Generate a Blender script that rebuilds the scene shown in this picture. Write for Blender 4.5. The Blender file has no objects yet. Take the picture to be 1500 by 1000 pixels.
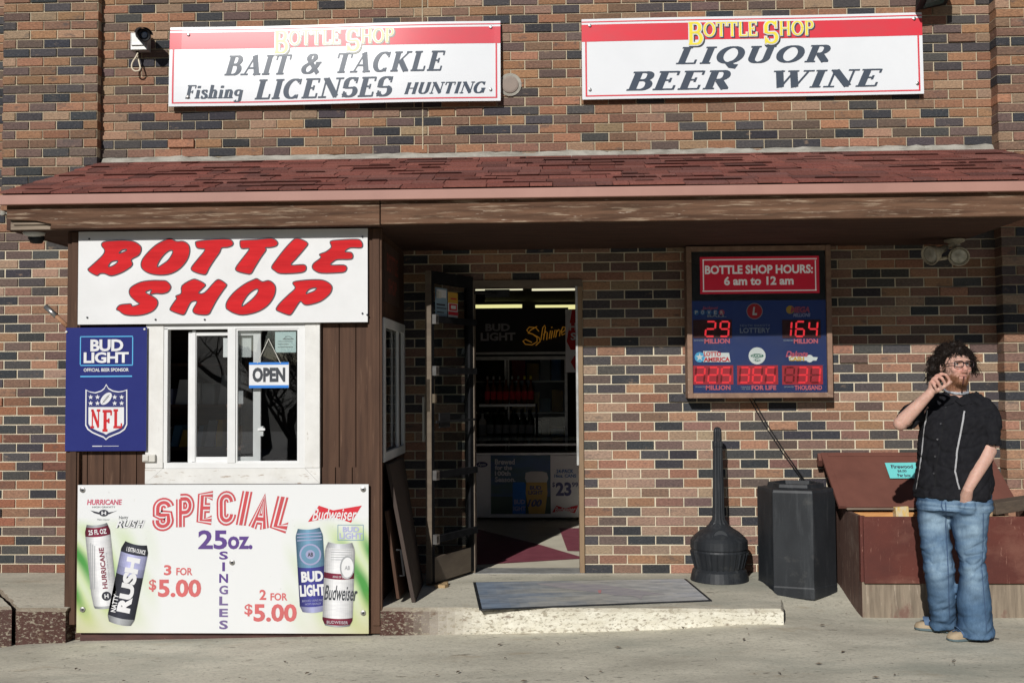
import bpy, bmesh, math, random
from mathutils import Vector, Matrix, noise
R = random.Random(7)
S = bpy.context.scene
C = S.collection
V = Vector
# ------------------------------------------------------------------ camera, world, sun, exposure
FPX = 1540.0
TH = math.atan(62/FPX); PH = math.atan(61/FPX); RO = 0.0065
CAM = V((0, -7.6, 1.49))
fw = V((-math.sin(TH)*math.cos(PH), math.cos(TH)*math.cos(PH), math.sin(PH)))
r0 = V((math.cos(TH), math.sin(TH), 0)); u0 = r0.cross(fw)
rt = math.cos(RO)*r0 - math.sin(RO)*u0; up = math.cos(RO)*u0 + math.sin(RO)*r0
cd = bpy.data.cameras.new('camera'); cam = bpy.data.objects.new('camera', cd); C.objects.link(cam)
cam.matrix_world = Matrix(((rt.x, up.x, -fw.x, CAM.x), (rt.y, up.y, -fw.y, CAM.y), (rt.z, up.z, -fw.z, CAM.z), (0, 0, 0, 1)))
cd.sensor_width = 36; cd.lens = 36*FPX/1500; cd.clip_start = 0.1; cd.clip_end = 1000
S.camera = cam
SUN_AZ = math.atan(0.30); SUN_EL = math.atan(0.55/math.sqrt(1+0.30**2))   # behind the camera, a little to its left
w = bpy.data.worlds.new('World'); S.world = w; w.use_nodes = True
nt = w.node_tree; nt.nodes.clear()
sky = nt.nodes.new('ShaderNodeTexSky'); sky.sky_type = 'NISHITA'; sky.sun_disc = False
sky.air_density = 0.75; sky.dust_density = 0.2; sky.sun_elevation = SUN_EL; sky.sun_rotation = math.pi + SUN_AZ
bg = nt.nodes.new('ShaderNodeBackground'); bg.inputs['Strength'].default_value = 0.05
wo = nt.nodes.new('ShaderNodeOutputWorld')
nt.links.new(sky.outputs[0], bg.inputs[0]); nt.links.new(bg.outputs[0], wo.inputs[0])
sl = bpy.data.lights.new('sun', 'SUN'); so = bpy.data.objects.new('sun', sl); C.objects.link(so)
sl.energy = 5.0; sl.angle = math.radians(0.53); sl.color = (1.0, 0.975, 0.935)
so.rotation_euler = V((0.30, 1.0, -0.55)).to_track_quat('-Z', 'Y').to_euler(); so.location = (-4, -12, 9)
S.view_settings.view_transform = 'Standard'; S.view_settings.look = 'None'
S.view_settings.exposure = -0.32; S.view_settings.gamma = 1.0
S.cycles.max_bounces = 8; S.cycles.transparent_max_bounces = 12
S.cycles.use_denoising = True

def P(px, py, Y):            # photo pixel -> point on the vertical plane y = Y
    d = fw + rt*((px-750)/FPX) + up*((500-py)/FPX)
    return CAM + d*((Y-CAM.y)/d.y)
def G(px, py, z):            # photo pixel -> point on the level plane at z
    d = fw + rt*((px-750)/FPX) + up*((500-py)/FPX)
    return CAM + d*((z-CAM.z)/d.z)
def PPM(p): return FPX/((p-CAM).dot(fw))   # pixels per metre at a point

# ------------------------------------------------------------------ materials
MATS = {}
def M(name, c1, c2=None, scale=(8, 8, 8), lo=.35, hi=.65, rough=.6, bump=0, bscale=None, bdist=.01, metal=0, spec=.5,
      attr=None, layers=(), detail=6, emit=None, coat=0, rvar=0):
    """procedural Principled material: c1/c2 mixed by noise, then further noise layers (colour, scale, lo, hi, amount)"""
    m = bpy.data.materials.new(name); m.use_nodes = True; n = m.node_tree.nodes; L = m.node_tree.links
    b = n['Principled BSDF']; tc = n.new('ShaderNodeTexCoord')
    def nz(sc, det=6, rg=.6):
        mp = n.new('ShaderNodeMapping'); mp.inputs['Scale'].default_value = sc
        t = n.new('ShaderNodeTexNoise'); t.inputs['Scale'].default_value = 1; t.inputs['Detail'].default_value = det; t.inputs['Roughness'].default_value = rg
        L.new(tc.outputs['Object'], mp.inputs[0]); L.new(mp.outputs[0], t.inputs['Vector']); return t.outputs['Fac']
    def mr(x, lo, hi, a=0., z=1.):
        k = n.new('ShaderNodeMapRange'); k.inputs[1].default_value = lo; k.inputs[2].default_value = hi; k.inputs[3].default_value = a; k.inputs[4].default_value = z
        L.new(x, k.inputs[0]); return k.outputs[0]
    def mix(f, a, c, mode='MIX'):
        k = n.new('ShaderNodeMix'); k.data_type = 'RGBA'; k.blend_type = mode
        if hasattr(f, 'is_linked') or not isinstance(f, (int, float)): L.new(f, k.inputs[0])
        else: k.inputs[0].default_value = f
        for x, i in ((a, 6), (c, 7)):
            if isinstance(x, tuple): k.inputs[i].default_value = (*x, 1)
            else: L.new(x, k.inputs[i])
        return k.outputs[2]
    col = c1
    if c2 is not None: col = mix(mr(nz(scale, detail), lo, hi), c1, c2)
    if attr:
        at = n.new('ShaderNodeAttribute'); at.attribute_name = attr
        col = mix(1.0, col, at.outputs['Color'], 'MULTIPLY')
    for l in layers:
        cc, sc, a, z = l[:4]; amt = l[4] if len(l) > 4 else 1.
        col = mix(mr(nz(sc, 8, .65), a, z, 0, amt), col, cc)
    if isinstance(col, tuple): b.inputs['Base Color'].default_value = (*col, 1)
    else: L.new(col, b.inputs['Base Color'])
    b.inputs['Roughness'].default_value = rough; b.inputs['Metallic'].default_value = metal; b.inputs['Specular IOR Level'].default_value = spec
    if rvar: L.new(mr(nz((5, 5, 5), 5), .3, .7, max(.02, rough-rvar), min(1, rough+rvar)), b.inputs['Roughness'])
    if coat: b.inputs['Coat Weight'].default_value = coat; b.inputs['Coat Roughness'].default_value = .15
    if emit: b.inputs['Emission Color'].default_value = (*emit[0], 1); b.inputs['Emission Strength'].default_value = emit[1]
    if bump:
        k = n.new('ShaderNodeBump'); k.inputs['Strength'].default_value = bump; k.inputs['Distance'].default_value = bdist
        L.new(nz(bscale or tuple(x*4 for x in scale), 8), k.inputs['Height']); L.new(k.outputs[0], b.inputs['Normal'])
    MATS[name] = m; return m
def glass(name, tint=(.9, .95, .93), ior=1.5, dirt=.0):
    m = bpy.data.materials.new(name); m.use_nodes = True; n = m.node_tree.nodes; L = m.node_tree.links; n.clear()
    o = n.new('ShaderNodeOutputMaterial'); mx = n.new('ShaderNodeMixShader'); t = n.new('ShaderNodeBsdfTransparent'); g = n.new('ShaderNodeBsdfGlossy')
    lw = n.new('ShaderNodeLayerWeight'); lw.inputs[0].default_value = .5; pw_ = n.new('ShaderNodeMath'); pw_.operation = 'POWER'; pw_.inputs[1].default_value = 5
    f = n.new('ShaderNodeMapRange'); f.inputs[3].default_value = ((ior-1)/(ior+1))**2; f.inputs[4].default_value = 1; L.new(lw.outputs['Facing'], pw_.inputs[0]); L.new(pw_.outputs[0], f.inputs[0])
    t.inputs[0].default_value = (*tint, 1); g.inputs['Roughness'].default_value = .01
    L.new(f.outputs[0], mx.inputs[0]); L.new(t.outputs[0], mx.inputs[1]); L.new(g.outputs[0], mx.inputs[2])
    last = mx
    if dirt:
        d = n.new('ShaderNodeBsdfDiffuse'); d.inputs[0].default_value = (.5, .5, .48, 1); m2 = n.new('ShaderNodeMixShader')
        tc = n.new('ShaderNodeTexCoord'); nz = n.new('ShaderNodeTexNoise'); nz.inputs['Scale'].default_value = 6; nz.inputs['Detail'].default_value = 8
        k = n.new('ShaderNodeMapRange'); k.inputs[1].default_value = .45; k.inputs[2].default_value = .8; k.inputs[3].default_value = 0; k.inputs[4].default_value = dirt
        L.new(tc.outputs['Object'], nz.inputs['Vector']); L.new(nz.outputs['Fac'], k.inputs[0]); L.new(k.outputs[0], m2.inputs[0])
        L.new(mx.outputs[0], m2.inputs[1]); L.new(d.outputs[0], m2.inputs[2]); last = m2
    L.new(last.outputs[0], o.inputs[0]); MATS[name] = m; return m
FLATC = {}
def flat(name, c, rough=.65, spec=.18, emit=None):  # printed / painted colour with slight sun fading
    FLATC[name] = c
    return M(name, c, tuple(min(1, x*.86+.02) for x in c), (5, 5, 9), rough=rough, spec=spec, emit=emit)

# ------------------------------------------------------------------ mesh helpers
class MB:
    def __init__(s): s.v = []; s.f = []; s.m = []; s.c = []
    def face(s, pts, m=0, c=None):
        k = len(s.v); s.v += [tuple(p) for p in pts]; s.f.append(tuple(range(k, k+len(pts)))); s.m.append(m); s.c.append(c or (1, 1, 1)); return s
    def raw(s, vs, fs, m=0, c=None):
        k = len(s.v); s.v += [tuple(p) for p in vs]
        for f in fs: s.f.append(tuple(i+k for i in f)); s.m.append(m); s.c.append(c or (1, 1, 1))
        return s
    def hexa(s, p, m=0, c=None):   # 8 corners: bottom 0-3, top 4-7
        return s.raw(p, ((3, 2, 1, 0), (4, 5, 6, 7), (0, 1, 5, 4), (1, 2, 6, 5), (2, 3, 7, 6), (3, 0, 4, 7)), m, c)
    def box(s, x0, x1, y0, y1, z0, z1, m=0, c=None):
        return s.hexa([(x0, y0, z0), (x1, y0, z0), (x1, y1, z0), (x0, y1, z0), (x0, y0, z1), (x1, y0, z1), (x1, y1, z1), (x0, y1, z1)], m, c)
    def obox(s, o, a, b, h, m=0, c=None):  # box from corner o along three vectors
        o, a, b, h = V(o), V(a), V(b), V(h)
        return s.hexa([o, o+a, o+a+b, o+b, o+h, o+a+h, o+a+b+h, o+b+h], m, c)
    def prism(s, poly, d, m=0, c=None):
        n = len(poly); d = V(d); vs = [V(p) for p in poly]+[V(p)+d for p in poly]
        return s.raw(vs, [tuple(range(n))[::-1], tuple(range(n, 2*n))]+[(i, (i+1) % n, n+(i+1) % n, n+i) for i in range(n)], m, c)
    def tube(s, pts, r, n=8, m=0, c=None, caps=True, sq=1.0):
        pts = [V(p) for p in pts]; rs = r if isinstance(r, (list, tuple)) else [r]*len(pts); vs = []; fs = []
        t0 = (pts[1]-pts[0]).normalized(); a = t0.orthogonal().normalized()
        for i, p in enumerate(pts):
            t = (pts[min(i+1, len(pts)-1)]-pts[max(i-1, 0)]).normalized()
            a = (a-t*a.dot(t)).normalized(); b = t.cross(a)
            for k in range(n):
                q = 2*math.pi*k/n; vs.append(p+(a*math.cos(q)+b*math.sin(q)*sq)*rs[i])
        for i in range(len(pts)-1):
            for k in range(n): fs.append((i*n+k, i*n+(k+1) % n, (i+1)*n+(k+1) % n, (i+1)*n+k))
        if caps: fs += [tuple(range(n))[::-1], tuple(range((len(pts)-1)*n, len(pts)*n))]
        return s.raw(vs, fs, m, c)
    def lathe(s, prof, o, n=32, axis=(0, 0, 1), m=0, c=None, flute=None):
        o = V(o); ax = V(axis).normalized(); a = ax.orthogonal().normalized(); b = ax.cross(a); vs = []; fs = []
        for r, z in prof:
            for k in range(n):
                q = 2*math.pi*k/n; rr = r*(1-(flute if flute and k % 2 else 0)); vs.append(o+ax*z+(a*math.cos(q)+b*math.sin(q))*rr)
        for i in range(len(prof)-1):
            for k in range(n): fs.append((i*n+k, i*n+(k+1) % n, (i+1)*n+(k+1) % n, (i+1)*n+k))
        fs += [tuple(range(n))[::-1], tuple(range((len(prof)-1)*n, len(prof)*n))]
        return s.raw(vs, fs, m, c)
    def build(s, name, mats, parent=None, smooth=False, bevel=0, attr=False, fix=False):
        me = bpy.data.meshes.new(name); me.from_pydata(s.v, [], s.f)
        for mt in (mats if isinstance(mats, (list, tuple)) else [mats]): me.materials.append(mt)
        me.polygons.foreach_set('material_index', s.m)
        if smooth: me.polygons.foreach_set('use_smooth', [True]*len(s.f))
        if attr:
            ca = me.color_attributes.new('Col', 'FLOAT_COLOR', 'CORNER'); d = []
            for p, c in zip(me.polygons, s.c): d += [*c, 1]*p.loop_total
            ca.data.foreach_set('color', d)
        if fix:
            bm = bmesh.new(); bm.from_mesh(me); bmesh.ops.recalc_face_normals(bm, faces=bm.faces); bm.to_mesh(me); bm.free()
        me.update()
        return link(name, me, parent, bevel)
def link(name, me, parent=None, bevel=0):
    o = bpy.data.objects.new(name, me); C.objects.link(o)
    if parent is not None: adopt(o, parent)
    if bevel:
        b = o.modifiers.new('bevel', 'BEVEL'); b.width = bevel; b.segments = 2; b.limit_method = 'ANGLE'
    return o
BASE = {}
def adopt(o, parent):
    o.parent = parent; o.matrix_parent_inverse = Matrix.Translation(-V(BASE.get(parent.name, (0, 0, 0))))
def tag(o, label, cat, group=None):
    o['label'] = label; o['category'] = cat
    if group: o['group'] = group
    return o
def thing(name, label, cat, loc=(0, 0, 0), group=None):
    o = bpy.data.objects.new(name, None); C.objects.link(o); o.location = loc; o.empty_display_size = .1
    BASE[o.name] = tuple(loc); return tag(o, label, cat, group)
def struct(o): o['kind'] = 'structure'; return o
def dup(root, off, label=None, group=None):
    r = root.copy(); C.objects.link(r); r.location = root.location+V(off)
    if label: r['label'] = label
    if group: r['group'] = group
    for ch in root.children:
        c = ch.copy(); C.objects.link(c); c.parent = r; c.matrix_parent_inverse = ch.matrix_parent_inverse.copy()
        for g in ch.children:
            d = g.copy(); C.objects.link(d); d.parent = c; d.matrix_parent_inverse = g.matrix_parent_inverse.copy()
    return r

# ------------------------------------------------------------------ lettering (built-in font and own stroke glyphs)
def font2d(s, bold=0., space=1.):
    cu = bpy.data.curves.new('t', 'FONT'); cu.body = s; cu.size = 1; cu.offset = bold; cu.space_character = space; cu.resolution_u = 3
    ob = bpy.data.objects.new('t', cu); me = bpy.data.meshes.new_from_object(ob)
    vs = [(v.co.x, v.co.y) for v in me.vertices]; fs = [tuple(p.vertices) for p in me.polygons]
    bpy.data.objects.remove(ob); bpy.data.curves.remove(cu); bpy.data.meshes.remove(me)
    return [(vs, fs)]
def poly2d(loops):
    cu = bpy.data.curves.new('t', 'CURVE'); cu.dimensions = '2D'; cu.fill_mode = 'BOTH'
    for lp in loops:
        sp = cu.splines.new('POLY'); sp.points.add(len(lp)-1); sp.use_cyclic_u = True
        for q, p in zip(sp.points, lp): q.co = (p[0], p[1], 0, 1)
    ob = bpy.data.objects.new('t', cu); me = bpy.data.meshes.new_from_object(ob)
    vs = [(v.co.x, v.co.y) for v in me.vertices]; fs = [tuple(p.vertices) for p in me.polygons]
    bpy.data.objects.remove(ob); bpy.data.curves.remove(cu); bpy.data.meshes.remove(me)
    return [(vs, fs)]
def smooth_loop(pts, k=4):
    n = len(pts); out = []
    for i in range(n):
        a, b, c, d = (pts[(i+j-1) % n] for j in range(4))
        for q in range(k):
            t = q/k
            out.append(tuple(.5*((2*b[x])+(-a[x]+c[x])*t+(2*a[x]-5*b[x]+4*c[x]-d[x])*t*t+(-a[x]+3*b[x]-3*c[x]+d[x])*t**3) for x in (0, 1)))
    return out
def strokes(path, wfun, closed=False):
    vs = []; n = len(path); fs = []
    for i, p in enumerate(path):
        a = path[(i-1) % n] if closed else path[max(i-1, 0)]; b = path[(i+1) % n] if closed else path[min(i+1, n-1)]
        dx, dy = b[0]-a[0], b[1]-a[1]; l = math.hypot(dx, dy) or 1; dx /= l; dy /= l
        wd = wfun(dx, dy)/2; vs += [(p[0]-dy*wd, p[1]+dx*wd), (p[0]+dy*wd, p[1]-dx*wd)]
    m = n if closed else n-1
    for i in range(m): j = (i+1) % n; fs.append((2*i, 2*i+1, 2*j+1, 2*j))
    return vs, fs
def arc(cx, cy, rx, ry, a0, a1, n=14):
    return [(cx+rx*math.cos(math.radians(a0+(a1-a0)*i/n)), cy+ry*math.sin(math.radians(a0+(a1-a0)*i/n))) for i in range(n+1)]
# serif capitals: (width, strokes); each stroke ('V'|'t'|'n', path): V thick, t thin, n broad nib; 's' = serif bar
def _I(x): return [('V', [(x, 0), (x, 1)]), ('s', x, 0), ('s', x, 1)]
GLY = {
 'I': (.42, _I(.21)), 'L': (.75, _I(.21)+[('t', [(.21, .03), (.72, .03)]), ('t', [(.71, 0), (.71, .25)])]),
 'E': (.78, _I(.21)+[('t', [(.21, .03), (.72, .03)]), ('t', [(.72, 0), (.72, .24)]), ('t', [(.21, .97), (.68, .97)]), ('t', [(.69, 1), (.69, .78)]), ('t', [(.21, .52), (.5, .52)]), ('t', [(.5, .4), (.5, .64)])]),
 'F': (.72, _I(.21)+[('t', [(.21, .97), (.68, .97)]), ('t', [(.68, 1), (.68, .76)]), ('t', [(.21, .5), (.5, .5)]), ('t', [(.5, .38), (.5, .62)])]),
 'B': (.82, _I(.21)+[('n', [(.21, .97)]+arc(.45, .76, .21, .21, 90, -90)+[(.21, .55)]), ('n', [(.21, .53)]+arc(.47, .28, .25, .25, 90, -90)+[(.21, .03)])]),
 'P': (.76, _I(.21)+[('n', [(.21, .97)]+arc(.45, .73, .23, .24, 90, -90)+[(.21, .49)])]),
 'R': (.9, _I(.21)+[('n', [(.21, .97)]+arc(.45, .74, .22, .23, 90, -90)+[(.21, .51)]), ('V', [(.45, .5), (.78, .02)]), ('t', [(.72, .03), (.9, .03)])]),
 'A': (.95, [('t', [(.12, 0), (.47, 1)]), ('V', [(.44, 1), (.8, 0)]), ('t', [(.24, .35), (.66, .35)]), ('s', .12, 0), ('s', .8, 0)]),
 'T': (.86, [('V', [(.43, 0), (.43, 1)]), ('s', .43, 0), ('t', [(.06, .97), (.8, .97)]), ('t', [(.07, 1), (.07, .74)]), ('t', [(.79, 1), (.79, .74)])]),
 'C': (.88, [('n', arc(.47, .5, .36, .47, 50, 310, 24)), ('t', [(.74, .72), (.74, 1)]), ('t', [(.74, 0), (.74, .2)])]),
 'G': (.94, [('n', arc(.47, .5, .36, .47, 50, 320, 24)), ('t', [(.74, .72), (.74, 1)]), ('V', [(.78, .03), (.78, .42)]), ('t', [(.6, .42), (.94, .42)])]),
 'K': (.95, _I(.21)+[('t', [(.28, .4), (.76, .97)]), ('V', [(.42, .55), (.82, .02)]), ('t', [(.64, .97), (.92, .97)]), ('t', [(.72, .03), (.96, .03)])]),
 'N': (1.0, [('t', [(.16, 0), (.16, 1)]), ('V', [(.17, .97), (.84, .05)]), ('t', [(.84, 0), (.84, 1)]), ('s', .16, 0), ('t', [(.02, .97), (.26, .97)]), ('s', .84, 1)]),
 'H': (1.0, _I(.21)+[('V', [(.8, 0), (.8, 1)]), ('s', .8, 0), ('s', .8, 1), ('t', [(.21, .5), (.8, .5)])]),
 'O': (.98, [('n', arc(.49, .5, .39, .47, 0, 360, 30))]),
 'Q': (.98, [('n', arc(.49, .5, .39, .47, 0, 360, 30)), ('V', [(.5, .08), (.68, -.16), (.9, -.2)])]),
 'U': (.98, [('n', [(.21, 1), (.21, .3)]+arc(.49, .3, .28, .27, 180, 360)+[(.77, 1)]), ('s', .21, 1), ('s', .77, 1)]),
 'W': (1.35, [('V', [(.14, 1), (.42, .03)]), ('t', [(.42, .03), (.68, .95)]), ('V', [(.66, .97), (.94, .03)]), ('t', [(.94, .03), (1.22, 1)]), ('s', .14, 1), ('s', .66, 1), ('s', 1.22, 1)]),
 'S': (.74, [('n', arc(.37, .74, .25, .23, 30, 180, 12)+arc(.37, .5, .25, .03, 185, 300, 3)+arc(.38, .27, .27, .24, 60, -165, 16)), ('t', [(.62, .7), (.62, 1)]), ('t', [(.1, 0), (.1, .3)])]),
 '&': (1.05, [('n', [(.92, .0), (.3, .68)]+arc(.42, .8, .17, .17, 200, -30, 12)+[(.2, .42)]+arc(.36, .25, .26, .22, 130, 330, 14)+[(.78, .4), (.82, .55)]), ('t', [(.68, .55), (.98, .55)])]),
 'i': (.4, [('V', [(.2, 0), (.2, .62)]), ('s', .2, 0), ('t', [(.06, .6), (.24, .6)]), ('V', [(.2, .78), (.2, .95)])]),
 'h': (.78, [('V', [(.2, 0), (.2, 1)]), ('s', .2, 0), ('t', [(.06, .97), (.24, .97)]), ('n', [(.2, .4)]+arc(.4, .42, .17, .19, 150, 0)+[(.57, 0)]), ('s', .57, 0)]),
 'n': (.78, [('V', [(.2, 0), (.2, .62)]), ('s', .2, 0), ('t', [(.06, .6), (.24, .6)]), ('n', [(.2, .4)]+arc(.4, .42, .17, .19, 150, 0)+[(.57, 0)]), ('s', .57, 0)]),
 'g': (.7, [('n', arc(.33, .4, .22, .2, 0, 360, 18)), ('n', [(.55, .6), (.55, -.1)]+arc(.35, -.12, .2, .16, 0, -160))]),
 's': (.56, [('n', arc(.28, .46, .17, .15, 30, 180, 8)+arc(.28, .16, .19, .15, 70, -160, 12)), ('t', [(.46, .42), (.46, .63)]), ('t', [(.09, 0), (.09, .2)])]),
 ' ': (.45, []), '.': (.3, [('V', [(.15, 0), (.15, .15)])]),
}
SANS = {'S': (.62, [('n', arc(.31, .74, .2, .2, 10, 180, 10)+arc(.31, .5, .2, .03, 190, 330, 3)+arc(.31, .26, .2, .2, 20, -190, 12))]),
 'P': (.62, [('n', [(.1, 0), (.1, .95)]), ('n', [(.1, .95), (.3, .95)]+arc(.3, .72, .2, .23, 90, -90)+[(.1, .49)])]),
 'E': (.56, [('n', [(.48, .95), (.1, .95), (.1, .05), (.48, .05)]), ('n', [(.1, .5), (.4, .5)])]),
 'C': (.62, [('n', arc(.31, .72, .2, .22, 0, 180, 10)+arc(.31, .28, .2, .22, 180, 360, 10))]),
 'I': (.24, [('n', [(.12, 0), (.12, 1)])]), 'A': (.66, [('n', [(.08, 0), (.33, .97), (.58, 0)]), ('n', [(.18, .3), (.48, .3)])]),
 'L': (.54, [('n', [(.1, 1), (.1, .05), (.48, .05)])])}
def serif2d(s, T=.265, t=.085, gap=.05, caps=None, grow=0., table=None, sf=.2):
    """own serif alphabet; caps: {index: scale} enlarges single initials downwards"""
    out = []; x = 0
    for i, ch in enumerate(s):
        wd, st = (table or GLY)[ch]; k = (caps or {}).get(i, 1.); oy = (1-k)*.95
        for a in st:
            if a[0] == 's':
                yy = .03 if a[2] == 0 else .97; vs, fs = strokes([(a[1]-sf, yy), (a[1]+sf, yy)], lambda dx, dy: t+grow)
            else:
                f = {'V': lambda dx, dy: T+grow, 't': lambda dx, dy: t+grow, 'n': lambda dx, dy: t+grow+(T-t)*abs(dy)**1.3}[a[0]]
                pth = list(a[1])
                if grow and a[0] != 'n' and len(pth) == 2:
                    dx, dy = pth[1][0]-pth[0][0], pth[1][1]-pth[0][1]; l = math.hypot(dx, dy); g = grow/2/l
                    pth = [(pth[0][0]-dx*g, pth[0][1]-dy*g), (pth[1][0]+dx*g, pth[1][1]+dy*g)]
                vs, fs = strokes(pth, f)
            out.append(([(x+v[0]*k, v[1]*k+oy) for v in vs], fs))
        x += wd*k+gap
    return out
def bbox(parts):
    xs = [v[0] for p in parts for v in p[0]]; ys = [v[1] for p in parts for v in p[0]]; return min(xs), max(xs), min(ys), max(ys)
def put(parts, rect, Y, mat, parent=None, name='lettering', shear=0., ang=0., U=(1, 0, 0), Wv=(0, 0, 1), warp=None, mb=None, mi=0, ref=None, org=None, size=None, Nv=None):
    """fit 2-D parts into a photo rectangle (x0,y0,x1,y1) on the plane y = Y, lying flat on the sign"""
    if shear: parts = [([(x+y*shear, y) for x, y in vs], fs) for vs, fs in parts]
    x0, x1, y0, y1 = ref or bbox(parts); U = V(U).normalized(); Wv = V(Wv).normalized(); nrm = V(Nv) if Nv else -(U.cross(Wv)).normalized()*-1
    if org is None:
        c = P((rect[0]+rect[2])/2, (rect[1]+rect[3])/2, Y); k = PPM(c); W_, H_ = (rect[2]-rect[0])/k, (rect[3]-rect[1])/k
    else: c = V(org); W_, H_ = size
    sx = W_/(x1-x0); sy = H_/(y1-y0); ca, sa = math.cos(ang), math.sin(ang); own = mb is None; b = mb or MB()
    for j, (vs, fs) in enumerate(parts):
        q = []
        for x, y in vs:
            a = (x-(x0+x1)/2)*sx; h = (y-(y0+y1)/2)*sy; a, h = a*ca-h*sa, a*sa+h*ca
            p = c+U*a+Wv*h+nrm*(.00025*(j % 4))
            if warp: p = p+V((0, warp(p.x, p.z), 0))
            q.append(p)
        b.raw(q, fs, mi)
    if own: return b.build(name, mat, parent)
    return b
def rectpx(mb, x0, y0, x1, y1, Y, mi=0, warp=None, nseg=1):
    c = P((x0+x1)/2, (y0+y1)/2, Y); k = PPM(c); a, h = (x1-x0)/2/k, (y1-y0)/2/k
    for i in range(nseg):
        xa, xb = c.x-a+2*a*i/nseg, c.x-a+2*a*(i+1)/nseg; q = [V((xa, Y, c.z-h)), V((xb, Y, c.z-h)), V((xb, Y, c.z+h)), V((xa, Y, c.z+h))]
        if warp: q = [p+V((0, warp(p.x, p.z), 0)) for p in q]
        mb.face(q, mi)
    return mb
def polypx(mb, pts, Y, mi=0):
    mb.face([P(x, y, Y) for x, y in pts], mi); return mb
def ell(cx, cy, rx, ry, n=24, a0=0, a1=360): return [(cx+rx*math.cos(math.radians(a0+(a1-a0)*i/n)), cy+ry*math.sin(math.radians(a0+(a1-a0)*i/n))) for i in range(n)]
# ------------------------------------------------------------------ material library
M('brick', (1.08, 1.06, 1.04), (.60, .60, .62), (55, 55, 120), .34, .66, rough=.88, attr='Col', bump=.55, bscale=(70, 70, 130), bdist=.006, spec=.2,
  layers=(((.52, .43, .34), (75, 75, 110), .60, .74, .42), ((.075, .068, .066), (7, 7, 15), .58, .70, .72), ((.42, .29, .19), (8, 8, 17), .62, .72, .5), ((.02, .018, .018), (120, 120, 150), .63, .71, .6), ((.55, .50, .42), (9, 9, 30), .70, .80, .35)))
M('mortar', (.52, .44, .31), (.36, .31, .225), (9, 9, 9), .4, .7, rough=.95, bump=.5, bscale=(120, 120, 120), bdist=.004, spec=.1)
M('cement', (.40, .38, .33), (.25, .235, .20), (7, 7, 22), .4, .65, rough=.95, bump=.8, bscale=(40, 40, 70), bdist=.01, spec=.1)
M('concrete', (.65, .61, .495), (.50, .47, .38), (1.3, 3.2, 3), .38, .68, rough=.93, bump=.5, bscale=(26, 60, 60), bdist=.006, spec=.15,
  layers=(((.27, .255, .205), (.8, 2.0, 2), .47, .68, .55), ((.62, .585, .47), (3, 8, 9), .52, .68, .6), ((.13, .115, .09), (10, 24, 20), .61, .67, .75), ((.27, .25, .21), (45, 85, 85), .50, .66, .55), ((.60, .56, .47), (60, 110, 110), .58, .70, .5), ((.36, .27, .17), (2.3, 5, 5), .60, .72, .5), ((.26, .275, .23), (.55, 1.3, 1), .50, .66, .6), ((.10, .09, .075), (26, 36, 30), .635, .68, .7), ((.2, .18, .15), (70, 90, 90), .6, .75, .5)))
M('steppaint', (1, 1, 1), (.8, .78, .74), (8, 8, 20), rough=.85, attr='Col', bump=.7, bscale=(30, 30, 50), bdist=.008, spec=.2,
  layers=(((.32, .28, .21), (34, 34, 75), .545, .60, .85), ((.70, .66, .54), (80, 80, 120), .60, .68, .5), ((.13, .13, .09), (40, 40, 90), .60, .66, .75), ((.15, .10, .07), (9, 9, 16), .60, .68, .8), ((.66, .58, .44), (30, 30, 30), .66, .72, .7)))
M('brownwood', (.105, .056, .035), (.055, .029, .019), (26, 26, 1.6), .3, .7, rough=.8, bump=.5, bscale=(90, 90, 5), bdist=.004, spec=.25,
  layers=(((.21, .125, .08), (40, 40, 3), .60, .72, .5), ((.03, .018, .014), (18, 18, 2.2), .62, .74, .6)))
M('fasciawood', (.165, .090, .055), (.070, .037, .023), (1.6, 26, 26), .36, .64, rough=.85, bump=.6, bscale=(4, 80, 80), bdist=.004, spec=.2,
  layers=(((.36, .27, .19), (4.5, 55, 70), .55, .66, .8), ((.05, .03, .019), (2.2, 9, 22), .54, .68, .75), ((.50, .42, .33), (11, 60, 60), .64, .71, .8)))
M('oldwood', (.30, .24, .18), (.17, .13, .10), (3, 40, 40), rough=.9, bump=.5, bscale=(6, 90, 90), bdist=.004, spec=.2)
M('drip', (.40, .215, .172), (.34, .178, .142), (2, 2, 2), rough=.55, spec=.35, layers=(((.30, .16, .13), (14, 14, 2), .62, .75, .35),))
M('shingle', (1, 1, 1), (.55, .52, .52), (130, 130, 130), .38, .66, rough=.95, attr='Col', bump=.5, bscale=(220, 220, 220), bdist=.003, spec=.12, layers=(((.035, .025, .025), (1.4, 3, 3), .55, .8, .35),))
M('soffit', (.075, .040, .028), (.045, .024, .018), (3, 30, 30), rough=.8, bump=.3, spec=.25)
M('whitepaint', (.72, .71, .68), (.62, .61, .58), (6, 6, 6), rough=.55, bump=.15, bscale=(40, 40, 40), bdist=.002,
  layers=(((.25, .19, .14), (60, 60, 7), .655, .70, .9), ((.58, .55, .49), (5, 5, 2), .55, .75, .5)))
M('peeled', (.72, .71, .68), (.62, .61, .58), (6, 6, 6), rough=.6, bump=.25, bscale=(60, 60, 12), bdist=.003,
  layers=(((.32, .24, .17), (9, 60, 60), .60, .655, .85), ((.55, .52, .46), (5, 5, 5), .55, .75, .5)))
M('vinyl', (.74, .74, .73), (.67, .67, .66), (4, 4, 4), rough=.35, spec=.45)
M('signwhite', (.72, .74, .76), (.69, .71, .73), (3, 3, 3), rough=.27, spec=.16)
M('boardwhite', (.73, .73, .73), (.67, .67, .665), (3, 3, 3), rough=.6, spec=.25, layers=(((.45, .40, .34), (7, 7, 60), .68, .8, .3),))
M('dark', (.012, .012, .013), rough=.6)
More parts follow.
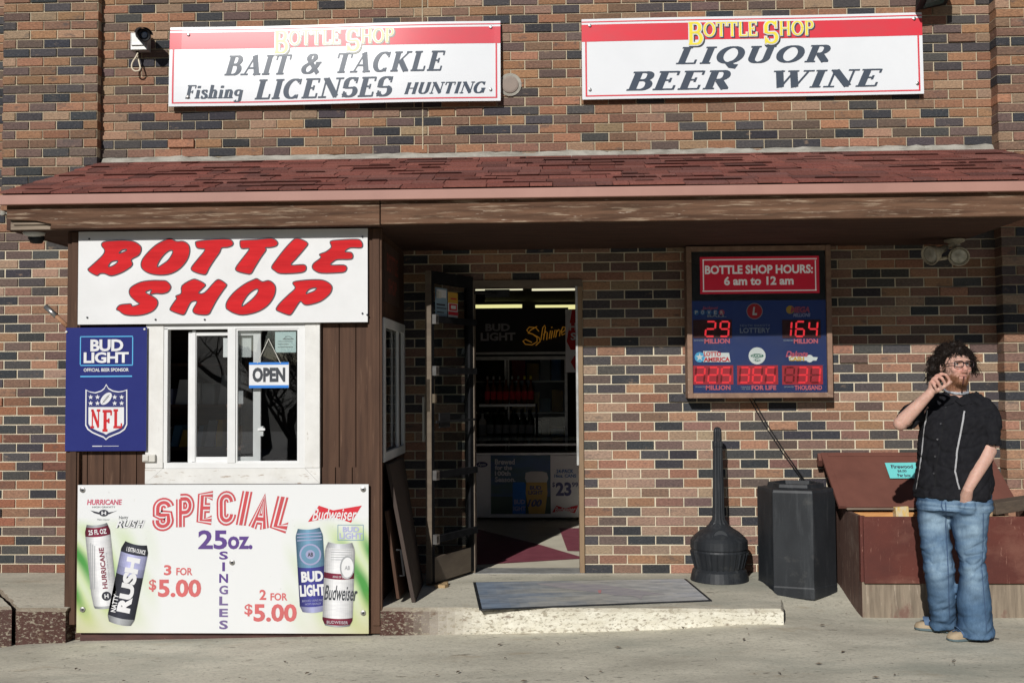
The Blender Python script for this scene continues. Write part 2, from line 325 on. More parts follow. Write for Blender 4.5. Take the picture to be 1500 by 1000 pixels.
M('darkwall', (.028, .026, .025), (.02, .019, .019), (3, 3, 3), rough=.9)
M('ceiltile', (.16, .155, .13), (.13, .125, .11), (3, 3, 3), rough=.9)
M('bronze', (.17, .135, .10), (.115, .09, .068), (4, 4, 14), rough=.55, metal=.0, spec=.3, layers=(((.20, .17, .13), (20, 20, 60), .62, .74, .5),))
M('alum', (.45, .44, .42), (.33, .32, .31), (12, 12, 30), rough=.38, metal=.85)
M('steel', (.55, .55, .55), (.35, .33, .31), (14, 14, 14), rough=.35, metal=.9, layers=(((.23, .11, .05), (18, 18, 18), .6, .7, .8),))
M('blackmetal', (.014, .014, .015), (.022, .022, .023), (14, 14, 14), rough=.6, spec=.2)
M('blackplastic', (.024, .027, .031), (.015, .017, .020), (5, 5, 2.5), rough=.5, bump=.15, bscale=(60, 60, 60), bdist=.002, spec=.28,
  layers=(((.07, .075, .08), (13, 13, 1.5), .53, .70, .6), ((.13, .125, .115), (4, 4, 5), .60, .76, .45), ((.25, .25, .24), (120, 120, 120), .70, .75, .5)))
M('redbox', (.115, .030, .021), (.088, .024, .018), (4, 4, 4), rough=.6, bump=.2, bscale=(60, 60, 60), bdist=.002, spec=.35,
  layers=(((.36, .19, .14), (45, 45, 10), .635, .69, .7), ((.20, .085, .06), (2.2, 2.2, 4), .52, .66, .6), ((.07, .025, .02), (3, 3, 3), .57, .76, .5), ((.25, .11, .08), (90, 90, 18), .6, .7, .35)))
M('lidred', (.16, .062, .045), (.13, .05, .037), (5, 5, 5), rough=.72, bump=.25, bscale=(110, 110, 110), bdist=.003, spec=.3, layers=(((.30, .17, .13), (70, 70, 70), .66, .73, .55), ((.10, .035, .027), (2.5, 2.5, 2.5), .56, .74, .5)))
M('boxside', (.11, .058, .042), (.075, .038, .028), (30, 30, 2.5), rough=.75, bump=.4, bscale=(80, 80, 8), bdist=.003, layers=(((.34, .25, .19), (45, 45, 6), .585, .66, .6), ((.20, .15, .12), (4, 4, 4), .55, .7, .4)))
M('rawply', (.28, .225, .165), (.165, .13, .095), (40, 40, 3), rough=.9, bump=.5, bscale=(100, 100, 7), bdist=.003, layers=(((.16, .075, .06), (9, 9, 4), .56, .66, .75), ((.50, .42, .33), (50, 50, 5), .6, .7, .6)))
M('logwood', (.62, .33, .12), (.45, .20, .065), (6, 60, 60), rough=.8, bump=.4, bscale=(10, 90, 90), bdist=.003)
M('splitwood', (.72, .55, .35), (.50, .33, .18), (30, 30, 30), rough=.85, bump=.5, bscale=(60, 60, 60), bdist=.005)
M('teal', (.16, .62, .60), (.14, .56, .55), (4, 4, 4), rough=.75)
M('paper', (.74, .75, .74), rough=.8)
M('palepaper', (.42, .55, .54), rough=.8)
M('ink', (.03, .035, .045), rough=.6)
M('galv', (.46, .46, .44), (.30, .30, .29), (10, 10, 10), rough=.5, metal=.4)
M('whiteplastic', (.66, .64, .58), (.55, .53, .48), (10, 10, 10), rough=.45)
M('dirtywhite', (.50, .46, .36), (.30, .26, .19), (25, 25, 25), rough=.6, bump=.3)
M('cable', (.66, .58, .44), rough=.6)
flat('navy', (.018, .024, .145), .32, .5); flat('print_red', (.52, .018, .022)); flat('print_white', (.72, .72, .73)); flat('skyline', (.10, .42, .72))
M('brush_red', (.60, .018, .022), (.47, .012, .016), (3, 3, 30), rough=.6, spec=.1, layers=(((.64, .05, .05), (6, 6, 50), .6, .75, .5),))
flat('ink_slate', (.052, .070, .100), .6); flat('ink_slate_light', (.058, .072, .09), .4)
flat('band_red', (.68, .045, .065), .35); flat('sign_yellow', (.86, .72, .06), .6); flat('yellow_faded', (.80, .70, .30), .4); flat('band_faded', (.66, .075, .10), .35)
flat('special_red', (.55, .075, .085)); flat('price_red', (.60, .14, .14)); flat('purple', (.11, .055, .24)); flat('purple2', (.17, .12, .28)); flat('can_silver', (.55, .56, .58)); flat('can_white', (.74, .74, .74))
flat('can_maroon', (.19, .02, .045)); flat('can_blue', (.055, .055, .25)); flat('can_teal', (.14, .28, .40)); flat('can_pale', (.33, .34, .52)); flat('can_black', (.035, .037, .05)); flat('can_grey', (.34, .35, .36))
flat('brand_red', (.60, .03, .045)); flat('lavender', (.42, .43, .66)); flat('open_blue', (.035, .20, .62)); flat('logo_pink', (.55, .10, .16)); flat('logo_gold', (.65, .38, .06)); flat('logo_blue', (.05, .17, .42)); flat('logo_green', (.03, .16, .11))
for nm_ in ('band_faded', 'yellow_faded'): K_ = MATS[nm_].node_tree.nodes['Principled BSDF']; K_.inputs['Roughness'].default_value = .28; K_.inputs['Specular IOR Level'].default_value = .10
flat('ink_glossy', (.060, .080, .112), .27, .11)
glass('glass', (.96, .97, .97), 1.45); glass('doubleglass', (.93, .95, .95), 2.6); M('matteblack_and_shade', (.012, .012, .013), (.02, .02, .021), (14, 14, 14), rough=.9, spec=.0); glass('dirtyglass', (.92, .94, .93), 1.45, .012); glass('darkglass', (.84, .86, .85), 1.5, .006)
K = MATS

# ------------------------------------------------------------------ ground (one sheet) and step
def gz(x, y):
    z = -.021*max(0, .9-x)**1.0 if x > -3.2 else -.0861-.14*(-3.2-x)**1.2
    z = max(z, -.35); z += .036*math.exp(-((x-1.25)/.45)**2)*min(1, max(0, (y+1.75)/.5))
    if x > 1.2:
        z += .034*math.exp(-((x-1.42)/.3)**2)*min(1, max(0, (y+1.9)/.6))*(1 if y < -.85 else 0)*0; t = min(1, max(0, (y+.85)/.75)); z += .118*t*t*(3-2*t)*min(1, (x-1.2)/.2)
    return z
xs = [-400, -120, -40, -15, -8]+[-5+.125*i for i in range(81)]+[6, 8, 15, 40, 120, 400]
ys = [-400, -120, -40, -15, -8, -6, -5]+[-4+.1*i for i in range(44)]
gv = [(x, y, gz(x, y)+.006*noise.noise(V((x*1.1, y*1.6, 3)))) for y in ys for x in xs]; nx = len(xs)
ground = struct(MB().raw(gv, [(j*nx+i, j*nx+i+1, (j+1)*nx+i+1, (j+1)*nx+i) for j in range(len(ys)-1) for i in range(nx-1)]).build('ground', K['concrete'], smooth=True))

MB_ = MB(); MB_.face([(-90, -90, -.30), (90, -90, -.30), (90, -2.5, -.075), (-90, -2.5, -.20)])  # unseen dark asphalt, added to cut light bounced onto the shaded wall
struct(MB_.build('added_asphalt', M('asphalt', (.05, .05, .05), (.035, .035, .036), (3, 3, 3), rough=.9, bump=.3, bscale=(80, 80, 80))))
hv = []; HN = 100  # unseen bank added to block low sky; its dip leaves sky for window reflections
for j, (yy_, hh) in enumerate(((-30, -.5), (-36, 2.5), (-42, 6.5), (-50, 10.5), (-62, 13), (-90, 13.5))):
    for i in range(HN+1):
        x = -150+300*i/HN; d = abs(x)/150; hh_ = hh; hh = hh*(1-.95*math.exp(-((x-.27*yy_)/(.16*abs(yy_)))**2)) if hh > 0 else hh; hv.append((x*(1 if j else 1), yy_+40*d*d+(2*noise.noise(V((x*.05, yy_*.1, 0))) if j else 0), hh*(1+.22*noise.noise(V((x*.04, yy_*.05, 5))))+(1.2*noise.noise(V((x*.3, yy_*.3, 9))) if j else 0))); hh = hh_
struct(MB().raw(hv, [(j*(HN+1)+i, j*(HN+1)+i+1, (j+1)*(HN+1)+i+1, (j+1)*(HN+1)+i) for j in range(5) for i in range(HN)]).build('sky_block_hill', M('sky_block_grass', (.045, .040, .022), (.022, .022, .014), (.6, .6, .6), rough=.95), smooth=True))
PT = .128; FR = -1.165     # step top height and front
def slab(name, poly, z0, z1, mats, front_col):
    """thin concrete slab with a worn, slightly wavy edge; vertical faces carry flaking paint"""
    b = MB(); pts = []
    n = len(poly)
    for i in range(n):
        a, c = V((*poly[i], 0)), V((*poly[(i+1) % n], 0)); k = max(1, int((c-a).length/.05))
        for q in range(k): pts.append(a.lerp(c, q/k))
    jit = [V((noise.noise(p*7)*.006, noise.noise(p*9+V((5, 5, 5)))*.008, 0)) for p in pts]
    lo = [p+V((0, 0, z0)) for p in pts]; mid = [p+j+V((0, 0, z1-.022+.008*noise.noise(p*11))) for p, j in zip(pts, jit)]
    top = [p*1+j*1.6+V((0, 0, z1)) for p, j in zip(pts, jit)]; cen = sum(pts, V())/len(pts)
    top = [t+(cen-t).normalized()*.014*(1+.8*noise.noise(t*13)) for t in top]; m = len(pts)
    for t in top: t.z = z1+.002*noise.noise(t*5)
    b.face(top, 0)
    for i in range(m):
        j = (i+1) % m; cc = front_col(pts[i])
        b.face((lo[i], lo[j], mid[j], mid[i]), 1, cc); b.face((mid[i], mid[j], top[j], top[i]), 1, tuple(.5*x+.2*y for x, y in zip(cc, (1, .9, .7))))
    return struct(b.build(name, mats, attr=True, fix=True))
def fcol(p):
    cream = (.76, .73, .62); red = (.085, .043, .035)
    t = min(1, max(0, (p.x+.95)/.5)); return tuple(a*(1-t)+c*t for a, c in zip(red, cream))
crA = G(0, 842, PT); crB = G(49, 893, PT); FL = -1.2
slab('doorstep', [(-3.32, FL), (-3.01, FL), (-3.005, -1.12), (-1.085, -1.12), (-1.075, FR), (1.36, FR-.01), (1.42, -.9), (1.42, .25), (-4.3, .25), (crA.x-.2, crA.y+.14)], -.45, PT, [K['concrete'], K['steppaint']], fcol)
slab('broken_step_edge', [(-3.345, FL-.01), (crA.x-.25, crA.y+.08), (-6, .2), (-6, FL-.01)], -.5, PT+.012, [K['concrete'], K['steppaint']], lambda p: (.085, .046, .039))

# ------------------------------------------------------------------ brick building
BL, BH, J = .2032, .0677, .0088
PAL = [((.35, .190, .112), 17), ((.30, .160, .095), 15), ((.335, .222, .148), 11), ((.225, .132, .092), 16), ((.150, .106, .090), 14), ((.053, .054, .060), 15), ((.086, .079, .080), 15)]
PW = [p[1] for p in PAL]
def bcol(x, z):
    c = R.choices(PAL, PW)[0][0]; k = R.uniform(.82, 1.15)
    if z < 2.4 and c[0] > .15: c = (c[0]*1.07, c[1]*1.10, c[2]*1.20)
    if x < -2.9 and z < 1.4 and c[0] > .2: c = (c[0]*.9, c[1]*.72, c[2]*.66)
    return tuple(a*k*R.uniform(.94, 1.06) for a in c)
def bricks(mb, x0, x1, z0, z1, y, depth, holes=(), ph=.205, odd=0):
    j0 = int(math.floor((z0-.125)/BH)); j1 = int(math.ceil((z1-.125)/BH))
    for j in range(j0, j1):
        za = max(z0, .125+j*BH+J/2); zb = min(z1, .125+(j+1)*BH-J/2)
        if zb-za < .008: continue
        sh = ph+(BL/2 if (j+odd) % 2 else 0); i0 = int(math.floor((x0-sh)/BL))-1; i1 = int(math.ceil((x1-sh)/BL))+1
        for i in range(i0, i1):
            seg = [(max(x0, sh+i*BL+J/2+R.uniform(-.0015, .0015)), min(x1, sh+(i+1)*BL-J/2+R.uniform(-.0015, .0015)))]
            for hx0, hx1, hz0, hz1 in holes:
                if hz0 < (za+zb)/2 < hz1:
                    seg = [q for s_, e_ in seg for q in ((s_, min(e_, hx0)), (max(s_, hx1), e_))]
            for s_, e_ in seg:
                if e_-s_ < .012: continue
                yy = y+R.uniform(-.0025, .0015); c = bcol(s_, za)
                if R.random() < .012: yy -= R.uniform(.008, .018)
                t = R.uniform(-.0012, .0012); e = .0022
                f = [(s_+e, yy, za+t+e), (e_-e, yy, za+e), (e_-e, yy, zb-t-e), (s_+e, yy, zb-e)]
                g = [(s_, yy+.003, za+t), (e_, yy+.003, za), (e_, yy+.003, zb-t), (s_, yy+.003, zb)]
                k = [(a, y+depth, c_) for a, b_, c_ in g]
                mb.raw(f+g+k, [(0, 1, 2, 3)]+[(q, (q+1) % 4, 4+(q+1) % 4, 4+q)[::-1] for q in range(4)]+[(4+q, 4+(q+1) % 4, 8+(q+1) % 4, 8+q)[::-1] for q in range(4)], 0, c)
def mortar(mb, x0, x1, z0, z1, y, holes, mi=1):
    X = sorted({x0, x1, *[h[0] for h in holes], *[h[1] for h in holes]}); Z = sorted({z0, z1, *[h[2] for h in holes], *[h[3] for h in holes]})
    for a, b in zip(X, X[1:]):
        for c, d in zip(Z, Z[1:]):
            if any(h[0] <= (a+b)/2 <= h[1] and h[2] <= (c+d)/2 <= h[3] for h in holes): continue
            mb.face([(a, y, c), (b, y, c), (b, y, d), (a, y, d)], mi)
DX0, DX1, DZ = -.615, .205, 2.235
holes = [(DX0, DX1, -.2, DZ), (-2.95, -1.2, -.2, 2.3)]
bld = thing('brick_building', 'two storey brown and black brick shop front behind the red shingled porch', 'building', (0, 0, 0))
b = MB(); bricks(b, -7, 6, .125, 4.9, 0, .02, holes); mortar(b, -7, 6, 2.55, 4.9, .009, ()); mortar(b, -7, 6, -.6, 2.55, .0065, holes, 2)
b.box(-7, -2.95, .012, .2, 2.31, 4.9, 1); b.box(-1.2, DX0, .013, .2, .1, 4.9, 1); b.box(DX1, 6, .013, .2, .0, 4.9, 1); b.box(DX0, DX1, .013, .2, DZ, 4.9, 1)
b.box(-7, -2.95, .014, .2, -.3, 2.305, 1); b.box(-2.95, -1.2, .014, .2, 2.3, 4.9, 1)
b.build('wall', [K['brick'], K['mortar'], M('mortar_pale', (.68, .60, .45), (.52, .45, .335), (9, 9, 9), .35, .7, rough=.95, bump=.4, bscale=(120, 120, 120), bdist=.004, spec=.1)], bld, attr=True)
for x0, x1, yy, z0 in ((-4.06, -3.343, -.07, 2.78), (3.142, 4.05, -.115, .06)):
    b = MB(); bricks(b, x0, x1, z0, 4.9, yy, -yy, (), x0+.0 if x0 < 0 else x0, 0); b.box(x0+.006, x1-.006, yy+.009, .01, z0+.004, 4.9, 1)
    b.build('pilaster', [K['brick'], K['mortar']], bld, attr=True)
# cement smeared where roof meets wall, joint strip and old plate
b = MB(); n = 120
for i in range(n):
    q = [-3.33+6.48*i/n, -3.33+6.48*(i+1)/n]; h = [3.168+.016*noise.noise(V((x*3, 0, 0)))+.016*noise.noise(V((x*14, 2, 0)))+.008*noise.noise(V((x*40, 2, 0))) for x in q]
    b.raw([(q[0], -.045, 3.11), (q[1], -.045, 3.11), (q[1], -.006, h[1]), (q[0], -.006, h[0]), (q[0], .01, h[0]+.012), (q[1], .01, h[1]+.012)], [(0, 1, 2, 3), (3, 2, 5, 4)])
b.build('cement_flashing', K['cement'], bld, smooth=True)
b = MB(); b.box(P(619, 100, 0).x-.004, P(619, 100, 0).x+.004, -.004, .01, 3.2, 4.9); b.build('expansion_joint', K['mortar'], bld)
p = P(747, 124, -.01); b = MB(); b.lathe([(.062, 0), (.062, .014), (.05, .018), (.0, .019)], (p.x, 0, p.z), 28, (0, -1, 0)); b.build('cover_plate', M('plate', (.30, .24, .20), (.24, .2, .17), rough=.8), bld, smooth=False)
b = MB(); b.lathe([(.085, 0), (.085, .004), (.0, .005)], (p.x, -.003, p.z), 20, (0, -1, 0)); b.build('mortar_ring', K['cement'], bld)
a = P(15, 275, -.03); b = MB()
for i in range(26):
    q = V((-4.06+R.uniform(0, .25), -.03-R.uniform(0, .04), 2.765+R.uniform(-.02, .03))); s_ = R.uniform(.012, .035); b.lathe([(.2*s_, -s_*.5), (s_, 0), (.3*s_, s_*.5)], q, 6, (R.random(), R.random(), 1))
b.build('broken_mortar', K['cement'], bld, smooth=True)
# shop interior shell
def panel(name, x0, x1, y0, y1, z0, z1, m): MB().box(x0, x1, y0, y1, z0, z1).build(name, m, bld)
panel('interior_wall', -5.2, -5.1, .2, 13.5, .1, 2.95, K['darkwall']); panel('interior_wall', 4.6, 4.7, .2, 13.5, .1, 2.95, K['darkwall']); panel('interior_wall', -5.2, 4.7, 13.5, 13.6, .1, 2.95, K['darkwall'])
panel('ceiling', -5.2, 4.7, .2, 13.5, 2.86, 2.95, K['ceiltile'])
fl = struct(MB().box(-5.2, 4.7, .2, 13.5, -.02, .122).build('shop_floor', M('creamtile', (.75, .70, .56), (.66, .61, .49), (5, 5, 5), rough=.45)))
for pts in ([(600, 745), (690, 772), (790, 797), (858, 817), (692, 827), (600, 832)], [(819, 773), (900, 773), (900, 808), (831, 806)]):
    struct(MB().face([G(x, y, .126) for x, y in pts]).build('floor_tile_pattern', K.get('burgundy') or M('burgundy', (.27, .075, .10), (.21, .055, .075), (9, 9, 9), rough=.5)))
struct(MB().box(DX0, DX1, -.02, .2, .05, .131).build('threshold', K['galv']))

# door frame and open glass door (parts of the building)
b = MB(); b.box(DX1-.035, DX1, -.015, .14, .131, DZ-.05); b.build('door_jamb', M('jambtan', (.27, .18, .10), (.20, .13, .075), (20, 20, 3), rough=.7), bld, bevel=.003)
b = MB(); b.box(DX1-.05, DX1-.035, -.02, .1, .9, DZ-.05); b.build('door_jamb', K['galv'], bld)
b = MB(); b.box(DX0, DX0+.035, -.015, .14, .131, DZ-.05); b.build('door_jamb', K['bronze'], bld)
b = MB(); b.box(DX0, DX1, -.015, .14, DZ-.05, DZ); b.build('door_header', K['bronze'], bld)
H0 = V((-.585, -.01, 0)); F0 = G(633, 861, PT-.008); F0.z = 0; dv = (F0-H0); DW = dv.length; dv.normalize(); dn = V((dv.y, -dv.x, 0))   # dn: thickness direction
if dn.x > 0: dn = -dn
DZ0, DZ1 = PT+.022, P(633, 396, F0.y).z
def dbox(mb, s0, s1, z0, z1, t0=0., t1=.045, m=0): return mb.obox(H0+dv*s0+dn*t0+V((0, 0, z0)), dv*(s1-s0), dn*(t1-t0), (0, 0, z1-z0), m)
b = MB(); dbox(b, 0, .05, DZ0, DZ1, m=1); dbox(b, DW-.035, DW, DZ0, DZ1, m=1); dbox(b, DW, DW+.004, DZ0, DZ1, -.001, .046); dbox(b, .05, DW-.035, DZ0, DZ0+.17); dbox(b, .05, DW-.035, DZ1-.08, DZ1, m=1)  # face black stands for its shade; end strip and bottom rail paler where lit
door = b.build('door', [K['bronze'], K['matteblack_and_shade']], bld)
b = MB(); dbox(b, .05, DW-.035, DZ0+.17, DZ1-.08, .018, .021); b.build('glass', K['darkglass'], door)
for zz in (1.905, 1.555, .85, .42):
    b = MB(); dbox(b, .0, DW-.015, zz, zz+.045, -.03, -.005); dbox(b, DW-.05, DW-.012, zz-.01, zz+.055, -.03, .0, 1); b.build('security_bar', [K['matteblack_and_shade'], K['alum']], door)
b = MB(); dbox(b, .02, DW-.02, 1.225, 1.24, -.03, -.02); dbox(b, DW-.20, DW-.07, 1.19, 1.29, -.022, -.012); b.build('push_bar', K['blackmetal'], door)
b = MB(); dbox(b, DW-.055, DW+.004, 1.30, 1.52, .01, .035); dbox(b, DW-.03, DW-.01, 1.36, 1.42, -.02, .065); b.build('lock_plate', M('brass', (.42, .34, .24), (.3, .25, .18), rough=.35, metal=.7), door)
b = MB(); dbox(b, DW-.035, DW+.0, 1.10, 1.40, .06, .075); dbox(b, DW-.03, DW-.01, 1.12, 1.14, .045, .06); dbox(b, DW-.03, DW-.01, 1.36, 1.38, .045, .06); b.build('pull_handle', M('pull', (.50, .47, .40), rough=.5), door)
b = MB(); dbox(b, DW-.10, DW-.065, 2.075, 2.12, -.02, .0); b.build('door_sensor', K['whiteplastic'], door)
nb = (-dn)
def sticker(s0, s1, z0, z1, cols):
    b = MB(); mats = []
    for i, (a, q, c, e, mt) in enumerate(cols):
        u = .016-.0012*i
        b.face([H0+dv*(s1-(s1-s0)*a)+dn*u+V((0, 0, z0+(z1-z0)*c)), H0+dv*(s1-(s1-s0)*q)+dn*u+V((0, 0, z0+(z1-z0)*c)), H0+dv*(s1-(s1-s0)*q)+dn*u+V((0, 0, z0+(z1-z0)*e)), H0+dv*(s1-(s1-s0)*a)+dn*u+V((0, 0, z0+(z1-z0)*e))], i); mats.append(K[mt])
    b.build('door_sticker', mats, door)
flat('sticker_yellow', (.62, .36, .05)); flat('sticker_blue', (.25, .36, .45))
sticker(DW-.23, DW-.075, 1.93, 2.15, [(0, 1, 0, 1, 'sticker_blue'), (.1, .9, .7, .95, 'print_white'), (.1, .8, .45, .5, 'ink'), (.1, .9, .35, .38, 'ink'), (.1, .7, .22, .25, 'ink')])
sticker(DW-.37, DW-.24, 1.93, 2.13, [(0, 1, 0, 1, 'print_white'), (0, 1, .62, 1, 'sticker_yellow'), (.1, .9, .36, .6, 'brand_red'), (.0, 1, .2, .32, 'brand_red'), (.25, .75, .42, .54, 'print_white'), (.2, .8, .75, .8, 'brand_red')])
b = MB(); a0, a1 = H0+dv*.5+V((0, 0, PT+.002)), dv
b.raw([F0+V((-.05, .05, PT)), F0+V((.10, .02, PT)), F0+V((.10, .09, PT)), F0+V((-.05, .12, PT)), F0+V((.10, .02, PT+.021)), F0+V((.10, .09, PT+.021))], [(0, 1, 2, 3), (0, 1, 4), (2, 3, 5), (1, 2, 5, 4), (0, 4, 5, 3)])
b.raw([F0+V((.02, -.03, PT)), F0+V((.09, -.04, PT)), F0+V((.11, .0, PT)), F0+V((.04, .01, PT)), F0+V((.02, -.03, PT+.02)), F0+V((.09, -.04, PT+.02)), F0+V((.11, .0, PT+.02)), F0+V((.04, .01, PT+.02))], [(0, 1, 2, 3), (4, 5, 6, 7), (0, 1, 5, 4), (1, 2, 6, 5), (2, 3, 7, 6), (3, 0, 4, 7)])
tag(b.build('door_wedge', M('wedgewood', (.42, .29, .15), (.33, .22, .11), (30, 30, 30), rough=.8), fix=True), 'small pale wooden wedge holding the glass door open', 'wedge')

# ------------------------------------------------------------------ porch roof
roof = thing('porch_roof', 'red shingled porch roof with weathered brown fascia over the shop entrance', 'roof', (0, -1.3, 2.46))
EY, EZ, WY, WZ = -1.335, 2.672, -.02, 3.14; sl_ = V((0, WY-EY, WZ-EZ)); sn = V((0, -(WZ-EZ), WY-EY)).normalized()
def xl(t): return -3.40+.08*t
def xr(t): return 3.30-.13*t
b = MB()
b.raw([(xl(0), EY, EZ-.02), (xr(0), EY, EZ-.02), (xr(1), WY, WZ-.02), (xl(1), WY, WZ-.02), (xl(0), EY, EZ-.05), (xr(0), EY, EZ-.05), (xr(1), WY, WZ-.05), (xl(1), WY, WZ-.05)], [(0, 1, 2, 3), (7, 6, 5, 4), (0, 4, 5, 1), (1, 5, 6, 2), (3, 7, 4, 0)], 0, (.05, .03, .03))
NC = 10
for i in range(NC):
    t0, t1 = i/NC, (i+1)/NC+.03; p0 = V((0, EY, EZ))+sl_*t0; p1 = V((0, EY, EZ))+sl_*min(1, t1); x = xl(t0)+R.uniform(-.01, 0); th = .008
    while x < xr(t0):
        wd = R.choice((.10, .14, .17, .20, .26, .33)); x2 = min(x+wd, xr(t0)); up_ = R.random() < .55; k = R.uniform(.75, 1.2)
        c = R.choice(((.27, .100, .080), (.235, .092, .074), (.285, .112, .088), (.195, .088, .075), (.25, .108, .088))); c = tuple(q*k for q in c)
        lift = sn*(.004 if up_ else 0); nb_ = sn*th
        o = [V((x, p0.y, p0.z))+lift, V((x2-.005, p0.y, p0.z))+lift, V((x2-.005, p1.y, p1.z))-sn*.006, V((x, p1.y, p1.z))-sn*.006]
        b.raw([q-nb_*.9 for q in o]+[q+nb_*.3 for q in o], ((4, 5, 6, 7), (0, 1, 5, 4), (1, 2, 6, 5), (3, 0, 4, 7)), 0, c)
        x = x2
    for q in range(int(R.uniform(10, 16))):   # dark strips: printed shingle bands plus the course shadow lines, painted as colour
        xa = R.uniform(xl(t0), xr(t0)-.3); wd = R.uniform(.12, .42); tt = (i+1)/NC
        if tt >= 1: break
        a = V((xa, EY, EZ))+sl_*(tt-.010)+sn*.0125; h_ = sl_*.014
        b.face([a, a+V((wd, 0, 0)), a+V((wd-.01, 0, 0))+h_-sn*.001, a+h_+V((.015, 0, 0))-sn*.001], 0, (.105, .055, .048))
b.build('shingles', K['shingle'], roof, attr=True)
FA = [P(300, 301, -1.3), P(300, 333, -1.3)]; fz1, fz0 = 2.602, 2.455; xs_ = P(557, 310, -1.3).x
b = MB(); b.box(-3.385, 3.28, -1.345, -1.305, 2.598, 2.658); b.build('drip_edge', K['drip'], roof, bevel=.004)
b = MB(); zz = [(-3.36, fz1), (xs_-.004, fz1), (xs_-.004, fz0-.002), (-3.09, fz0-.002), (-3.08, fz0+.028), (-3.18, fz0+.05), (-3.34, fz0+.058), (-3.36, fz0+.065)]
b.prism([(x, -1.30, z) for x, z in zz], (0, .035, 0)); b.build('fascia_board', K['fasciawood'], roof, bevel=.004, fix=True)
b = MB(); b.box(xs_+.003, 3.27, -1.303, -1.265, fz0+.001, fz1); b.build('fascia_board', K['fasciawood'], roof, bevel=.004)
b = MB(); b.box(-3.35, -3.08, -1.268, -1.24, fz0, fz0+.075); b.box(-3.33, -3.10, -1.28, -1.268, fz0+.03, fz0+.042); b.build('fascia_backing', K['oldwood'], roof)
b = MB()
for i in range(9): b.box(-3.35, 2.83, -1.262+.14*i, -1.124+.14*i, fz0+.002, fz0+.018)
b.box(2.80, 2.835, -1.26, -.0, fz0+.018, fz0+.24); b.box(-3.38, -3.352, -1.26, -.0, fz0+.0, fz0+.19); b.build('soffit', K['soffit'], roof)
b = MB()
for x in (-3.352, 2.8):
    b.face([(x, -1.26, fz0+.018), (x, 0, fz0+.018), (x, 0, 3.08), (x, -1.26, 2.63)])
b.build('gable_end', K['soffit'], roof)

# ------------------------------------------------------------------ wooden booth
BY = -1.15
booth = thing('wooden_booth', 'brown wooden ticket booth with white sliding window under the porch roof', 'booth', (-2.05, BY, 0))
bx0, bx1 = P(98, 600, BY).x, P(560, 600, BY).x; wl, wr = P(240, 590, BY).x, P(447, 590, BY).x; wt, wb = P(340, 474, BY).z, P(340, 685, BY).z
b = MB()
def siding(x0, x1, z0, z1):
    x = x0
    while x < x1-.005:
        w_ = .104; x2 = min(x+w_, x1); b.box(x+.003, x2-.003, BY+.02, BY+.04, z0, z1); x = x2
    b.box(x0, x1, BY+.032, BY+.06, z0, z1)
siding(bx0+.02, wl, wb-.0, wt); siding(wr, bx1-.02, wb, wt); siding(bx0+.02, bx1-.02, -.0, wb); siding(bx0+.02, bx1-.02, wt, fz0)
b.build('front_siding', K['brownwood'], booth)
for x0, x1 in ((bx0, bx0+.085), (bx1-.088, bx1)):
    b = MB(); b.box(x0, x1, BY-.012, BY+.018, -.03 if x0 > -2 else .02, fz0); b.box(x0+.03, x1-.012, BY-.022, BY-.012, .02, fz0-.001); b.build('corner_post', K['brownwood'], booth, bevel=.004)
b = MB(); b.box(bx0+.1, bx1-.1, BY-.005, BY+.02, -.10, .02); b.build('base_board', M('maroon', (.10, .045, .038), (.06, .03, .027), (8, 8, 20), rough=.85, layers=(((.5, .45, .36), (30, 30, 30), .66, .72, .8),)), booth)
SX = bx1-.03; s0, s1 = -1.03, -.115; st, sb = 1.91, 1.0
b = MB(); b.box(SX-.03, SX, BY+.06, s0+.05, PT, fz0); b.box(SX-.03, SX, s1-.05, -.0, PT, fz0); b.box(SX-.03, SX, s0+.05, s1-.05, PT, sb+.05); b.box(SX-.03, SX, s0+.05, s1-.05, st-.05, fz0); b.build('side_siding', K['brownwood'], booth)
b = MB(); b.box(bx0+.01, bx0+.05, BY+.06, 0, PT, fz0); b.build('side_siding', K['brownwood'], booth)
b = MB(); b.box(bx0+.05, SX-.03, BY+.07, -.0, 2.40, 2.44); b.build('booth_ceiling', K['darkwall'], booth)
sw = MB().box(SX, SX+.025, s0, s0+.06, sb, st).box(SX, SX+.025, s1-.06, s1, sb, st).box(SX, SX+.025, s0+.06, s1-.06, st-.06, st).box(SX, SX+.025, s0+.06, s1-.06, sb, sb+.06).box(SX+.002, SX+.018, -.40, -.35, sb+.06, st-.06).build('side_window', K['vinyl'], booth, bevel=.003)
MB().box(SX-.012, SX-.008, s0+.06, s1-.06, sb+.06, st-.06).build('pane', K['darkglass'], sw)
# front window
def pw(px, py): q = P(px, py, BY); return q.x, q.z
tl = P(214, 590, BY).x; tr_ = P(469, 590, BY).x; tb = P(340, 708, BY).z
MB().box(tl, wl, BY-.01, BY+.02, wb, wt+.006).build('window_trim', K['whitepaint'], booth, bevel=.003); MB().box(wr, tr_, BY-.01, BY+.02, wb, wt+.006).build('window_trim', K['whitepaint'], booth, bevel=.003)
b = MB(); x1_, x2_ = tl, tr_; b.prism([(x1_, BY-.0105, tb), (x2_, BY-.0105, tb), (wr+.0, BY-.0105, wb-.002), (wl, BY-.0105, wb-.002)], (0, .03, 0)); 
b.prism([(x1_, BY-.0095, tb+.001), (wl-.001, BY-.0095, wb-.001), (x1_, BY-.0095, wb-.001)], (0, .029, 0)); b.prism([(x2_, BY-.0095, tb+.001), (x2_, BY-.0095, wb-.001), (wr+.001, BY-.0095, wb-.001)], (0, .029, 0)); b.build('window_trim', K['peeled'], booth, fix=True)
